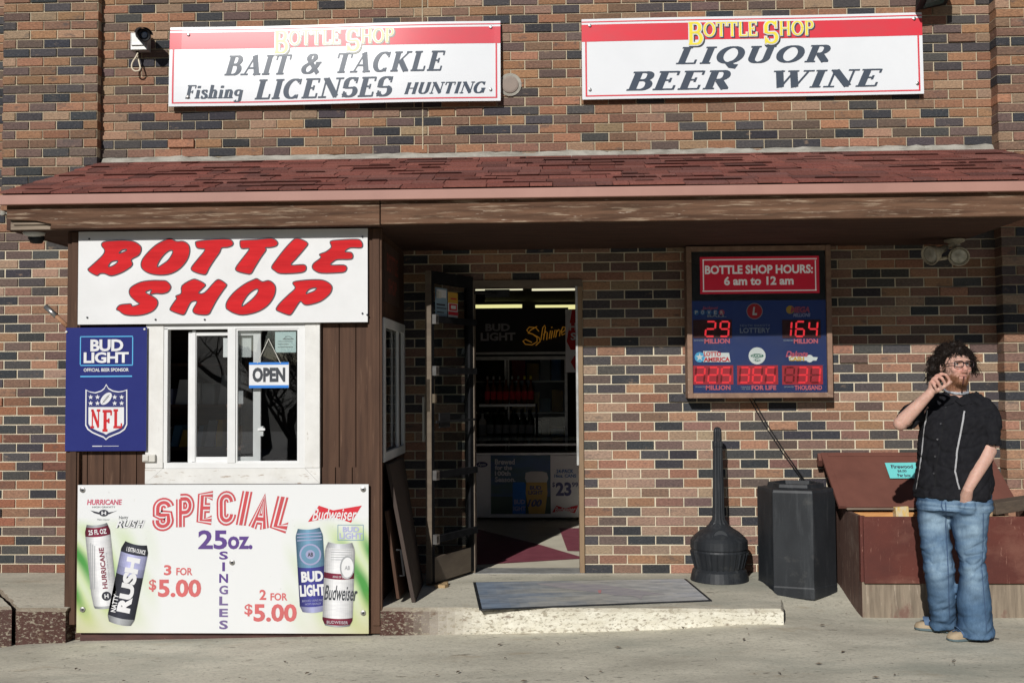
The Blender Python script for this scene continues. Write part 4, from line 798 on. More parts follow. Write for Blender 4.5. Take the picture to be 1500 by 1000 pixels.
def sheet(px0, py0, px1, py1, Y, mat, label, lines=0):
    a, c = P(px0, py0, Y), P(px1, py1, Y); t = tag(MB().box(a.x, c.x, Y, Y+.001, c.z, a.z).build('paper_notice', mat), label, 'paper')
    if lines:
        b = MB()
        for k in range(lines): rectpx(b, px0+(px1-px0)*.12, py0+(py1-py0)*(.45+.14*k), px0+(px1-px0)*(.86-.2*(k % 2)), py0+(py1-py0)*(.45+.14*k)+.7, Y-.001)
        bb = [P(x, y, Y-.001) for x, y in ell((px0+px1)/2+4, py0+11, 6, 4.5, 14, 180, 372)]; b.tube(bb, .0015, 4); rectpx(b, (px0+px1)/2-4, py0+10, (px0+px1)/2+12, py0+11, Y-.001); b.build('print', K['ink'], t)
sheet(403, 486, 433.5, 516, BY+.014, K['palepaper'], 'pale green printed certificate in the upper right corner of the booth window', 3)
sheet(353, 495, 368, 523, SY+.016, K['paper'], 'blank white paper taped to the window right of the mullion'); sheet(327, 495, 334.5, 523, SY+.016, K['paper'], 'narrow strip of white paper showing left of the window mullion')
# shelf unit dimly seen inside the booth
sh = thing('shelf_unit', 'dark shelf of books and boxes inside the booth behind the open window gap', 'shelf', (-2.62, -.35, PT))
b = MB(); 
for z in (PT+.6, 1.05, 1.34, 1.62): b.box(-2.9, -2.12, -.55, -.2, z, z+.02)
b.box(-2.9, -2.12, -.2, -.18, PT, 2.2); b.box(-2.1, -2.08, -.55, -.2, PT, 2.0); b.build('shelf_frame', M('shelfwood', (.10, .05, .03), (.06, .03, .02), (3, 3, 30), rough=.7), sh)
for z, cols in ((1.07, ('can_teal', 'logo_gold', 'can_grey')), (1.36, ('can_grey', 'can_white', 'lavender')), (PT+.62, ('brand_red', 'can_grey', 'logo_gold'))):
    x = -2.86
    while x < -2.2:
        wd = R.uniform(.02, .09); h = R.uniform(.10, .2); mt = R.choice(cols); b = MB(); b.obox((x, -.5+R.uniform(0, .08), z), (wd, 0, 0), (0, .22, 0), (R.choice((0, 0, .03)), 0, h)); tag(b.build('book', K[mt]), 'books and boxes on the dark shelf inside the booth', 'book', 'books on the booth shelf'); x += wd+R.uniform(.004, .06)
# dark painted board on the booth side wall
sb_ = thing('side_sign', 'dark brown board with faded red lettering on the booth side wall above the small window', 'sign', (SX, -.6, 2.0))
a, c = -.95, -.32; b = MB(); b.box(SX+.001, SX+.014, a, c, 2.02, 2.40); b.build('panel', M('darkboard', (.075, .04, .03), (.05, .028, .02), (8, 8, 3), rough=.7), sb_)
put(font2d('BOTTLE', .02), None, 0, M('oldred', (.22, .05, .035), rough=.7), sb_, U=(0, 1, 0), org=(SX+.0155, -.63, 2.28), size=(.46, .12), Nv=(1, 0, 0)); put(font2d('SHOP', .02), None, 0, K['oldred'], sb_, U=(0, 1, 0), org=(SX+.0155, -.63, 2.13), size=(.36, .10), Nv=(1, 0, 0))
# metal pipe end beside the booth
b = MB(); a, c = P(67, 449, BY+.1), P(99, 478, BY+.06); d = a.lerp(c, .5); b.tube([a, d], .017, 12, 0); b.tube([d, c], .014, 12, 1)
tag(b.build('metal_pipe', [K['alum'], M('rust', (.28, .12, .055), (.38, .22, .13), (40, 40, 40), rough=.9)], smooth=True), 'short grey metal pipe with rusty base sticking out left of the booth', 'pipe')
# leaning boards in the alcove
BX = bx1+.005
b = MB(); X0 = SX+.03
b.hexa([(X0+.16, -1.02, PT+.002), (X0+.185, -1.02, PT+.002), (X0+.16, -.42, PT+.002), (X0+.135, -.42, PT+.002), (X0-.005, -1.0, .985), (X0+.02, -1.0, .985), (X0+.025, -.40, .985), (X0, -.40, .985)])
tag(b.build('plywood_board', M('darkply', (.050, .032, .024), (.036, .023, .018), (3, 30, 3), rough=.75), bevel=.002), 'large dark brown board leaning on the booth side wall', 'board')
hb = thing('cabinet_door', 'brown wooden panel with black handle leaning behind the dark board', 'board', (X0, -.95, PT))
b = MB(); b.hexa([(X0+.07, -1.05, PT+.03), (X0+.09, -1.05, PT+.03), (X0+.09, -.6, PT+.03), (X0+.07, -.6, PT+.03), (X0-.005, -1.05, .70), (X0+.015, -1.05, .70), (X0+.015, -.6, .70), (X0-.005, -.6, .70)]); b.build('panel', K['brownwood'], hb, bevel=.002)
b = MB(); b.tube([(X0+.075, -.99, .29), (X0+.11, -.99, .29), (X0+.09, -.99, .45), (X0+.06, -.99, .45)], .008, 8); b.build('handle', K['blackmetal'], hb)
# ------------------------------------------------------------------ lottery jackpot board
LY = -.125
q0, q1 = P(1005, 361, -.15), P(1221, 582, -.15)
lot = thing('lottery_board', 'wooden framed lottery jackpot board with red lit numbers and shop hours on the brick wall', 'sign', ((q0.x+q1.x)/2, -.1, q1.z))
f_ = .036; b = MB()
b.box(q0.x, q0.x+f_, -.15, -.0, q1.z, q0.z); b.box(q1.x-f_, q1.x, -.15, -.0, q1.z, q0.z); b.box(q0.x+f_, q1.x-f_, -.148, -.0, q0.z-f_, q0.z); b.box(q0.x+f_, q1.x-f_, -.152, -.0, q1.z, q1.z+f_)
b.build('frame', M('framewood', (.27, .165, .11), (.19, .11, .075), (14, 14, 14), rough=.75, layers=(((.42, .32, .24), (30, 30, 30), .6, .7, .6),)), lot, bevel=.003)
MB().box(q0.x+f_, q1.x-f_, LY, -.01, q1.z+f_, q0.z-f_).build('panel', M('lottonavy', (.012, .026, .12), (.010, .020, .095), (3, 3, 3), rough=.5, emit=((.05, .13, .6), .04)), lot)
y = LY-.002
b = MB(); c = P(1112, 385, y); b.box(q0.x+f_, q1.x-f_, y, LY, P(1112, 440, y).z, q0.z-f_); b.build('top_panel', M('blackpanel', (.012, .012, .018), rough=.5), lot)
b = MB(); rectpx(b, 1026, 375.5, 1199, 430, y-.002, 0); frame(b, 1029.5, 379, 1195.5, 426.5, 1.6, y-.003, 1); b.build('hours_plate', [M('platered', (.50, .015, .04), (.46, .012, .035), (3, 3, 3), rough=.4, emit=((1, .02, .06), .16)), M('litwhite', (.72, .72, .72), rough=.5, emit=((1, .95, .93), .22))], lot)
put(font2d('BOTTLE SHOP HOURS:', .035), (1033, 388, 1190, 401), y-.004, K['litwhite'], lot); put(font2d('6 am to 12 am', .035), (1061, 404.5, 1162, 417.5), y-.004, K['litwhite'], lot)
M('led', (.25, .01, .015), rough=.4, emit=((1, .045, .06), .95)); M('led_dim', (.10, .008, .012), rough=.4, emit=((1, .02, .03), .10)); M('ledback', (.055, .004, .008), rough=.5); M('ledglow', (.22, .010, .02), rough=.5, emit=((1, .03, .05), .22))
SEG = {'a': [(.12, 1), (.88, 1)], 'b': [(1, .94), (1, .56)], 'c': [(1, .44), (1, .06)], 'd': [(.12, 0), (.88, 0)], 'e': [(0, .44), (0, .06)], 'f': [(0, .94), (0, .56)], 'g': [(.12, .5), (.88, .5)]}
DIG = {'0': 'abcdef', '1': 'bc', '2': 'abged', '3': 'abgcd', '4': 'fgbc', '5': 'afgcd', '6': 'afgedc', '7': 'abc', '8': 'abcdefg', '9': 'abcdfg', ' ': ''}
def led(s_, rects, dim=True):
    b = MB()
    for ch, (x0, y0, x1, y1) in zip(s_, rects):
        for k, sg in SEG.items():
            on = k in DIG[ch]
            if not on and not dim: continue
            (ax, ay), (cx, cy) = sg; n = 5
            for i in range(n):
                for t in ((i+.5)/n,):
                    u, v = ax+(cx-ax)*t, ay+(cy-ay)*t; px = x0+(x1-x0)*u+(v-.5)*1.6; py = y1-(y1-y0)*v
                    polypx(b, ell(px, py, 1.5, 1.5, 8), y-.003, 0 if on else 1)
    b.build('digits', [K['led'], K['led_dim']], lot)
for r in ((1015.5, 535, 1074, 563), (1080, 535, 1139.5, 563), (1146, 535, 1205, 563)): b = MB(); rectpx(b, *r, y-.001); b.build('digit_window', K['ledglow'], lot)
for r in ((1015.5, 468, 1072, 495), (1146, 468, 1202, 495)): b = MB(); rectpx(b, *r, y-.001); b.build('digit_window', K['ledback'], lot)
led('29', [(1034, 471, 1047.5, 492.5), (1055, 471, 1067.5, 492.5)], False); led('164', [(1149, 471, 1159, 492.5), (1166, 471, 1178, 492.5), (1185, 471, 1197, 492.5)], False)
led('225', [(1019, 538, 1032, 560), (1038, 538, 1051, 560), (1057, 538, 1070, 560)]); led('365', [(1084, 538, 1097, 560), (1103, 538, 1116, 560), (1122, 538, 1135, 560)]); led(' 37', [(1150, 538, 1163, 560), (1169, 538, 1182, 560), (1188, 538, 1201, 560)])
flat('lotto_word', (.62, .13, .17)); flat('lotto_grey', (.36, .38, .42))
for s_, r in (('MILLION', (1032, 496, 1069, 503)), ('MILLION', (1163, 496, 1198, 503)), ('MILLION', (1034, 564, 1070, 571)), ('FOR LIFE', (1101, 564, 1137, 571)), ('THOUSAND', (1164, 564, 1204, 571))): put(font2d(s_, .035), r, y-.001, K['lotto_word'], lot)
for s_, r in (('ESTIMATED', (1017, 497.5, 1031, 499.5)), ('ESTIMATED', (1148, 497.5, 1162, 499.5)), ('ESTIMATED', (1019, 565.5, 1033, 567.5)), ('THOUSAND', (1085, 565.5, 1099, 567.5)), ('PER YEAR', (1087, 568.5, 1099, 570.5)), ('ESTIMATED', (1149, 565.5, 1163, 567.5))): put(font2d(s_, .0), r, y-.001, K['lotto_grey'], lot)
put(font2d('SOUTH DAKOTA', 0, 1.25), (1084, 475, 1128, 478), y-.001, K['lotto_grey'], lot); put(font2d('LOTTERY', .02), (1084, 480, 1128, 487.5), y-.001, K['lotto_grey'], lot)
b = MB(); polypx(b, ell(1105.3, 455.7, 12, 12), y-.001, 0); polypx(b, ell(1105.3, 455.7, 11, 11), y-.0015, 1); b.build('emblem', [K['lotto_grey'], K['brand_red']], lot); put(font2d('L', .05), (1102, 449.5, 1109, 461.5), y-.003, K['print_white'], lot, shear=.15)
b = MB()
for i in range(5): polypx(b, ell(1020+9.3*i, 457.5, 4.2, 4.2, 16), y-.001-.0002*(i % 2), 1 if i == 4 else 0)
b.build('logo', [K['logo_blue'], K['logo_pink']], lot)
for i, ch in enumerate('POWER'): put(font2d(ch, .02), (1018+9.3*i, 455, 1022+9.3*i, 460), y-.002, K['print_white'], lot)
put(font2d('Jackpot', .02), (1028, 448.5, 1052, 454.5), y-.002, K['logo_pink'], lot, shear=.3); put(font2d('BALL', .03), (1036, 461, 1064, 464.5), y-.002, K['lotto_grey'], lot)
b = MB(); polypx(b, ell(1157.5, 453.5, 6, 6), y-.001, 0); b.build('logo', [K['logo_gold']], lot); put(font2d('MEGA', .05), (1158, 449, 1186, 458), y-.002, K['logo_pink'], lot, shear=.2); put(font2d('MILLIONS', .04), (1162, 458.5, 1187, 464), y-.002, K['lavender'], lot, shear=.2)
b = MB(); polypx(b, [(1030, 514), (1051, 514), (1051, 516.5), (1068, 516.5), (1070, 530), (1030, 530)], y-.001, 0); polypx(b, ell(1025, 523, 7.5, 7.5), y-.0012, 1)
polypx(b, [(1025+(6 if k % 2 == 0 else 2.4)*math.sin(k*math.pi/5), 523-(6 if k % 2 == 0 else 2.4)*math.cos(k*math.pi/5)) for k in range(10)], y-.0016, 0); b.build('logo', [K['print_white'], K['skyline']], lot)
put(font2d('LOTTO', .04), (1031, 515, 1056, 521.5), y-.002, K['brand_red'], lot); put(font2d('AMERICA', .04), (1031, 523, 1069, 529.5), y-.002, K['brand_red'], lot)
b = MB(); polypx(b, ell(1109, 521, 12.5, 12.5), y-.001, 0); polypx(b, ell(1109, 521, 9.5, 3.2), y-.0014, 1); polypx(b, ell(1109, 527.5, 5, 2), y-.0014, 1); b.build('logo', [K['print_white'], K['logo_green']], lot); put(font2d('LUCKY', .03), (1101.5, 518.8, 1116.5, 523), y-.0022, K['print_white'], lot); put(font2d('LIFE', .03), (1105, 526, 1113, 528.7), y-.0022, K['print_white'], lot)
b = MB(); polypx(b, ell(1186, 525, 5.5, 5.5), y-.001, 0); polypx(b, [(1155, 521), (1198, 523), (1196, 528), (1156, 528)], y-.0008, 0); b.build('logo', [K['print_white']], lot)
put(font2d('Dakota', .03), (1151, 514, 1183, 522.5), y-.002, K['logo_pink'], lot, shear=.35); put(font2d('CASH', .05), (1156, 522.5, 1178, 528.5), y-.002, K['logo_gold'], lot)
MB().box(q0.x+f_, q1.x-f_, -.146, -.142, q1.z+f_, q0.z-f_).build('glass', K['dirtyglass'], lot)
b = MB()
for dx in (0, 5): b.tube([P(1098+dx, 584, -.02), P(1120+dx*.9, 622, -.012), P(1146+dx*.8, 662, -.012), P(1178+dx*.6, 706, -.03), P(1186+dx, 740, -.06)], .0035, 6)
tag(b.build('power_cord', K['blackmetal']), 'two thin dark cords running from the lottery board down behind the bin', 'cord')

# ------------------------------------------------------------------ lamps and camera on the wall
cx_ = thing('security_camera', 'black security camera on a grey junction box with a white cable loop', 'camera', P(207, 60, 0))
a, c = P(191, 48, -.09), P(216, 73, -.09); b = MB(); b.box(a.x, c.x, -.09, -.02, c.z, a.z); b.box(a.x+.01, c.x-.01, -.10, -.09, c.z+.03, a.z-.01); b.build('junction_box', K['galv'], cx_, bevel=.004)
p = P(212, 52, -.25); e = P(206, 50, -.08); d = (p-e).normalized(); b = MB(); b.lathe([(.03, 0), (.042, .03), (.045, .14), (.047, .18), (.040, .185), (.030, .172)], e, 20, d); b.build('camera_body', K['blackmetal'], cx_, smooth=False)
b = MB(); b.lathe([(.028, .0), (.02, .006), (0, .008)], e+d*.172, 16, d); b.build('lens', M('lens', (.02, .03, .05), rough=.08), cx_)
b = MB(); s_ = d.cross(V((0, 0, 1))).normalized(); 
for i in range(8):
    a0, a1 = math.pi*(i/8)*.9+.16, math.pi*((i+1)/8)*.9+.16; n0, n1 = s_*math.cos(a0)+V((0, 0, 1))*math.sin(a0), s_*math.cos(a1)+V((0, 0, 1))*math.sin(a1)
    b.hexa([e+d*.06+n0*.05, e+d*.06+n1*.05, e+d*.21+n1*.056, e+d*.21+n0*.056, e+d*.06+n0*.054, e+d*.06+n1*.054, e+d*.21+n1*.06, e+d*.21+n0*.06])
b.build('hood', K['blackmetal'], cx_)
b = MB(); b.tube([P(201, 73, -.05), P(201.5, 80, -.05)], .012, 8); b.build('cable_gland', K['blackmetal'], cx_)
b = MB(); lp = [(202, 78), (199, 84), (194, 92), (193, 99), (197, 104), (203, 104), (205.5, 100), (204, 92), (202, 84), (201.5, 79)]; lp = smooth_loop(lp, 4)[:-4]; b.tube([P(x, yy_, -.06-.02*math.sin(i/8)) for i, (x, yy_) in enumerate(lp)], .006, 8); b.build('cable', K['cable'], cx_, smooth=True)
fl_ = thing('flood_light', 'black flood light fixed to the brick wall above the liquor sign', 'lamp', P(1368, 0, -.05))
b = MB(); o = P(1369, -6, -.16); b.hexa([(o.x-.12, -.24, o.z-.04), (o.x+.10, -.26, o.z+.0), (o.x+.12, -.05, o.z-.03), (o.x-.10, -.05, o.z-.07), (o.x-.12, -.26, o.z+.12), (o.x+.10, -.28, o.z+.14), (o.x+.12, -.09, o.z+.14), (o.x-.10, -.09, o.z+.12)]); b.build('lamp_housing', K['blackmetal'], fl_, bevel=.006)
b = MB(); b.hexa([(o.x-.07, -.22, o.z-.045), (o.x+.07, -.235, o.z-.012), (o.x+.08, -.10, o.z-.035), (o.x-.06, -.10, o.z-.068), (o.x-.07, -.22, o.z-.04), (o.x+.07, -.235, o.z-.008), (o.x+.08, -.10, o.z-.03), (o.x-.06, -.10, o.z-.064)]); b.build('lamp_glass', M('lampglass', (.05, .09, .09), rough=.1), fl_)
b = MB(); b.box(o.x-.02, o.x+.02, -.08, .0, o.z-.02, o.z+.05); b.tube([P(1347, 2, -.03), P(1344, 9, -.03), P(1342, 15, -.03)], .004, 6, 0); b.build('bracket', K['blackmetal'], fl_)
p = P(50, 341, -1.12); ml = thing('porch_light', 'small white dome sensor light under the left end of the porch roof', 'lamp', p)
b = MB(); b.box(p.x-.07, p.x+.11, p.y-.02, p.y+.10, p.z+.035, p.z+.075); b.build('mount', K['blackmetal'], ml, bevel=.004)
b = MB(); n = 12; b.lathe([(.0, .035), (.040, .033), (.062, .018), (.068, .0), (.062, -.015), (.045, -.02), (0, -.021)], p, 24, (.12, -.25, 1)); b.build('dome', M('domewhite', (.75, .75, .72), rough=.3), ml, smooth=True)
b = MB(); b.lathe([(.046, .0), (.05, -.02), (.035, -.05), (0, -.055)], p+V((.015, 0, -.015)), 20, (.12, -.25, 1)); b.build('sensor', K['blackplastic'], ml, smooth=True)
p = G(1398, 351, 2.452); sp = thing('spotlight', 'pair of dirty white spotlights hanging from the porch ceiling above the man', 'lamp', p)
k = 1/PPM(p)
b = MB(); b.lathe([(.068, 0), (.066, -.015), (.03, -.03), (.02, -.06), (0, -.062)], p, 24); b.build('mount', K['dirtywhite'], sp, smooth=False)
def head(o, d, name='lamp_head'):
    b = MB(); d = V(d).normalized(); b.lathe([(.022, 0), (.026, .05), (.034, .08), (.055, .11), (.066, .15), (.069, .165), (.064, .168), (.055, .145)], o, 26, d); h = b.build(name, K['dirtywhite'], sp, smooth=True)
    b = MB(); b.lathe([(.060, .150), (.045, .158), (0, .164)], o, 24, d); b.build('bulb', M('bulb', (.50, .49, .42), (.34, .33, .27), (30, 30, 30), rough=.15, spec=.7) if 'bulb' not in K else K['bulb'], h, smooth=True)
o1 = P(1408, 362, p.y); o2 = P(1385, 363, p.y)
head(o1+V((0, .05, .0)), P(1405, 380, p.y-.13)-(o1+V((0, .05, 0)))); head(o2+V((0, 0, -.0)), P(1362, 374, p.y-.07)-o2)
b = MB(); b.tube([p+V((0, 0, -.03)), o1+V((0, .04, .02))], .012, 8); b.tube([p+V((0, 0, -.03)), o2], .012, 8); pp = P(1385, 378, p.y-.03); b.tube([P(1372, 380, p.y), pp, P(1396, 374, p.y)], .012, 8); b.build('swivel_arm', K['dirtywhite'], sp, smooth=True)

# ------------------------------------------------------------------ cigarette receptacle, bin, mat
c0 = P(1054, 853, -.24); c0.z = PT; ux = lambda px: px/211.
rc = thing('cigarette_receptacle', 'black plastic cigarette receptacle with tall fluted neck beside the bin', 'ashtray', c0)
def zpx(py): return P(1054, py, -.24).z
zs = [zpx(v) for v in (853, 848, 834, 831, 830, 805.5, 803, 801, 790, 785, 778, 773, 769, 766, 764)]
b = MB(); rp = [ux(v) for v in (41, 42, 39, 36, 35, 41, 40, 41.5, 41, 37, 29, 21, 16, 13, 10)]
zs[0] = PT; b.lathe([(r, z-c0.z) for r, z in zip(rp, zs)], c0, 40); b.build('base', K['blackplastic'], rc, bevel=0, smooth=False)
b = MB()
for i in range(28):
    a = 2*math.pi*i/28; d = V((math.cos(a), math.sin(a), 0)); b.tube([c0+d*(ux(35.5))+V((0, 0, zs[4]-c0.z+.004)), c0+d*(ux(41.2))+V((0, 0, zs[5]-c0.z-.004))], .0055, 5)
b.build('basket_rib', K['blackplastic'], rc)
b = MB(); z1 = zpx(632)
pr = [(ux(15), zs[12]), (ux(12.5), zs[14]), (ux(9.5), zs[14]+.02), (ux(8.8), zs[14]+.06), (ux(6.8), zpx(655)), (ux(7.4), zpx(653)), (ux(7.4), zpx(648)), (ux(6.2), zpx(646)), (ux(6), z1), (ux(5.2), zpx(628)), (ux(3), zpx(625.5)), (0, zpx(625))]
b.lathe([(r, z-c0.z) for r, z in pr], c0, 28, flute=.10); b.build('neck', K['blackplastic'], rc)
md = V((-.06, -.98, .55)).normalized(); b = MB(); o = c0+V((-.01, -ux(30), zs[9]-c0.z+.012)); b.lathe([(.058, -.01), (.058, .006), (.05, .010), (.046, .006), (0, .006)], o, 24, md); b.build('medallion', K['blackplastic'], rc)
b = MB(); o = c0+V((0, -ux(6.3), zpx(644)-c0.z)); b.lathe([(.012, -.004), (.012, .002), (0, .002)], o, 14, (0, -1, 0)); b.build('hole', K['dark'], rc)
# hexagonal litter bin
Rb = .262; cb = P(1168, 876, -.33); cb.z = .055; a_ = math.radians(18)
bn = thing('litter_bin', 'black six sided plastic litter bin between the receptacle and the firewood box', 'bin', cb)
def hexa_(r): return [V((r*math.cos(-a_-k*math.pi/3), r*math.sin(-a_-k*math.pi/3), 0)) for k in range(6)]
cz = P(1168, 718, -.52).z; ct = P(1168, 704, -.4).z
b = MB(); lv = [(Rb*.97, 0), (Rb, .012), (Rb, .075), (Rb*.985, .08), (Rb*.985, cz-cb.z-.015), (Rb*.96, cz-cb.z+.003), (Rb*.72, cz-cb.z+.012), (Rb*.70, cz-cb.z+.036), (Rb*.62, cz-cb.z+.038), (Rb*.58, cz-cb.z-.03)]
vs = [cb+q+V((0, 0, z)) for r, z in lv for q in hexa_(r)]; fs = [(i*6+k, i*6+(k+1) % 6, (i+1)*6+(k+1) % 6, (i+1)*6+k) for i in range(len(lv)-1) for k in range(6)]
b.raw(vs, fs+[tuple(range(len(lv)*6-6, len(lv)*6))]); b.build('bin_body', K['blackplastic'], bn, bevel=.003, fix=True)
b = MB(); b.face([cb+q+V((0, 0, cz-cb.z-.01)) for q in hexa_(Rb*.60)]); b.build('bin_mouth', K['dark'], bn)
# door mat with faded fish
mt = thing('door_mat', 'grey rubber door mat with a faded printed fish on the concrete step', 'mat', G(870, 870, PT))
mc = [G(x, y_, PT+.008) for x, y_ in ((693, 852), (1005, 847), (1043, 878.5), (702, 892))]; mz = [V((p.x, p.y, PT+.001)) for p in mc]; mm = sum(mc, V())/4
b = MB(); b.raw(mz+mc, [(4, 5, 6, 7), (0, 1, 5, 4), (1, 2, 6, 5), (2, 3, 7, 6), (3, 0, 4, 7)]); b.build('rubber_base', K['blackplastic'], mt, fix=True)
inn = [p.lerp(mm, .025)+V((0, 0, .001)) for p in mc]; b = MB(); cA = (.27, .33, .41); cB = (.52, .50, .44); cC = (.58, .58, .58); NS = 24
for i in range(NS):
    for j in range(6):
        q = []; 
        for (u, v) in ((i/NS, j/6), ((i+1)/NS, j/6), ((i+1)/NS, (j+1)/6), (i/NS, (j+1)/6)): q.append(inn[0].lerp(inn[1], u).lerp(inn[3].lerp(inn[2], u), v))
        u = (i+.5)/NS; t = u+.25*noise.noise(V((u*6, j*.8, 1)))
        c = tuple((cA[k]*(1-t*2)+cB[k]*t*2) if t < .5 else (cB[k]*(2-2*t)+cC[k]*(2*t-1)) for k in range(3)); c = tuple(max(.12, min(.62, x)) for x in c); b.face(q, 0, c)
b.build('printed_carpet', M('carpet', (.86, .86, .86), (.52, .54, .57), (7, 18, 9), .36, .64, rough=.95, attr='Col', bump=.4, bscale=(200, 200, 200), bdist=.003, layers=(((.44, .42, .37), (5, 16, 5), .54, .68, .6), ((.13, .14, .16), (11, 26, 9), .58, .70, .5),)), mt, attr=True)
zf = lambda x, y_: G(690+x/4.054, 840+y_/4.054, PT+.0105)
b = MB(); b.face([zf(*p) for p in ((380, 56), (560, 51), (800, 66), (1000, 96), (1155, 122), (1020, 128), (1012, 150), (960, 130), (860, 128), (760, 112), (560, 88), (420, 66))], 0); b.face([zf(*p) for p in ((752, 98), (775, 96), (770, 116), (758, 114))], 1); b.v[-4:] = [(x, y_, z+.0012) for x, y_, z in b.v[-4:]]
b.build('fish_print', [M('fishgrey', (.25, .24, .27), (.40, .37, .36), (7, 30, 7), rough=.95), M('fishred', (.50, .22, .22), rough=.95)], mt)

# ------------------------------------------------------------------ firewood box
fx0, fx1, fy0, fy1, fz_ = 1.925, 3.22, -.85, -.03, .635
bx = thing('firewood_box', 'dark red wooden firewood box with its lid open against the brick wall', 'box', (2.5, -.45, 0))
b = MB(); b.box(fx0, fx0+.025, fy0+.02, fy1, .0, fz_-.002, 0); b.build('side_panel', K['boxside'], bx, bevel=.003)
b = MB(); b.box(fx1-.025, fx1, fy0+.02, fy1, .0, fz_-.002, 0); b.build('side_panel', K['boxside'], bx)
b = MB(); b.box(fx0+.025, fx1-.025, fy1-.025, fy1, .0, fz_); b.build('back_panel', K['boxside'], bx)
b = MB(); b.box(fx0+.002, fx1, fy0+.018, fy0+.04, -.03, .226); b.build('lower_panel', K['rawply'], bx)
b = MB(); b.box(fx0+.012, fx1+.01, fy0-.004, fy0+.016, .218, fz_); b.box(fx0-.004, fx0+.03, fy0+.017, fy0+.055, .222, fz_+.002); b.build('front_panel', K['redbox'], bx, bevel=.004)
hL, hR = V((1.865, -.555, .665)), V((3.035, -.555, .662)); tv = V((0, .46, .32)); tvn = tv.normalized(); ln = V((1, 0, 0)).cross(tvn).normalized()   # outward underside normal
if ln.y > 0: ln = -ln
b = MB(); b.hexa([hL, hR, hR+tv, hL+tv, hL-ln*.02, hR-ln*.02, hR+tv-ln*.02, hL+tv-ln*.02])
b.hexa([hL+tv*.90-ln*.02+V((-.02, 0, 0)), hL+tv*.90-ln*.02+V((.012, 0, 0)), hL+tv+V((.012, 0, 0)), hL+tv+V((-.02, 0, 0)), hL+tv*.9-ln*.075+V((-.02, 0, 0)), hL+tv*.9-ln*.075+V((.012, 0, 0)), hL+tv*1.0-ln*.075+V((.012, 0, 0)), hL+tv-ln*.075+V((-.02, 0, 0))])
b.hexa([hL+ln*.001, hL+V((.045, 0, 0))+ln*.001, hL+tv+V((.045, 0, 0))+ln*.001, hL+tv+ln*.001, hL+ln*.006, hL+V((.045, 0, 0))+ln*.006, hL+tv+V((.045, 0, 0))+ln*.006, hL+tv+ln*.006])
b.obox(hL+V((.045, 0, 0))+tv*.93+ln*.001, hR-hL-V((.045, 0, 0)), tv*.07, ln*.005)
b.build('lid', K['lidred'], bx, bevel=.003, fix=True)
b = MB(); b.obox(hL+V((.05, -.012, -.02)), (hR-hL)-V((.08, 0, 0)), (0, .03, 0), (0, 0, .012)); b.build('hinge_strip', K['oldwood'], bx)
def PL(px, py, o, n):
    d = P(px, py, 0)-CAM; return CAM+d*((V(o)-CAM).dot(n)/d.dot(n))
pc = [PL(x, y_, hL+ln*.012, ln) for x, y_ in ((1296, 677.5), (1342, 677), (1347.5, 700), (1304, 700.3))]
fs_ = thing('price_notice', 'turquoise paper notice pricing firewood, stuck on the open box lid', 'paper', pc[3])
b = MB(); b.face(pc); b.build('paper', K['teal'], fs_)
def onquad(s_, u0, v0, u1, v1):
    b = MB(); parts = serif2d(s_, T=.2, t=.08, gap=.02) if False else font2d(s_, .03); x0, x1, y0, y1 = bbox(parts)
    for vs, fs in parts: b.raw([pc[3].lerp(pc[2], u0+(u1-u0)*(x-x0)/(x1-x0)).lerp(pc[0].lerp(pc[1], u0+(u1-u0)*(x-x0)/(x1-x0)), v0+(v1-v0)*(y-y0)/(y1-y0))+ln*.0012 for x, y in vs], fs)
    b.build('lettering', K['ink_slate'], fs_)
onquad('Firewood', .16, .62, .86, .86); onquad('$6.00', .32, .36, .62, .54); onquad('Per box', .28, .08, .72, .28)
def log(p0, p1, r, n=7, mats=None, label='', nm='firewood_log'):
    b = MB(); p0, p1 = V(p0), V(p1); t = (p1-p0).normalized(); a = t.orthogonal().normalized(); c_ = t.cross(a); ang = R.random()*6; rr = [r*R.uniform(.7, 1.15) for _ in range(n)]
    b.prism([p0+(a*math.cos(ang+2*math.pi*k/n)+c_*math.sin(ang+2*math.pi*k/n))*rr[k] for k in range(n)], p1-p0)
    return tag(b.build(nm, mats or K['splitwood'], bevel=.003, fix=True), label, 'firewood', 'firewood in the open box')
lbl = 'split piece of pale firewood inside the open red box'
for i in range(3): log((2.0, -.42-.14*i, .505-.01*i), (2.45, -.40-.13*i, .51-.02*i), .055, 6, K['logwood'], lbl)
b = MB(); b.box(1.96, 2.40, -.53, -.50, .56, .628); tag(b.build('firewood_log', K['logwood'], bevel=.003), 'orange plank of firewood lying under the lid in the open box', 'firewood')
for i in range(12): log((R.uniform(2.1, 2.9), R.uniform(-.78, -.55), .50+R.uniform(0, .08)), (R.uniform(2.2, 3.1), R.uniform(-.78, -.55), .53+R.uniform(0, .06)), R.uniform(.03, .05), 5, K['splitwood'], lbl)
b = MB(); o = P(1313, 751, -.6); b.obox(o+V((0, 0, -.04)), (.09, .02, .005), (0, .12, 0), (-.004, 0, .075)); tag(b.build('firewood_log', M('yellowwood', (.70, .46, .10), (.62, .55, .40), (30, 30, 12), .4, .6, rough=.8), bevel=.003), 'short yellow block of firewood standing near the front edge of the box', 'firewood')
b = MB(); o = P(1447, 756, -.72); b.obox(o+V((0, 0, -.05)), (.025, .02, .0), (0, .08, 0), (.03, 0, .12)); tag(b.build('firewood_log', K['splitwood'], bevel=.004), 'pale splintered firewood stick standing right of the man in the box', 'firewood')
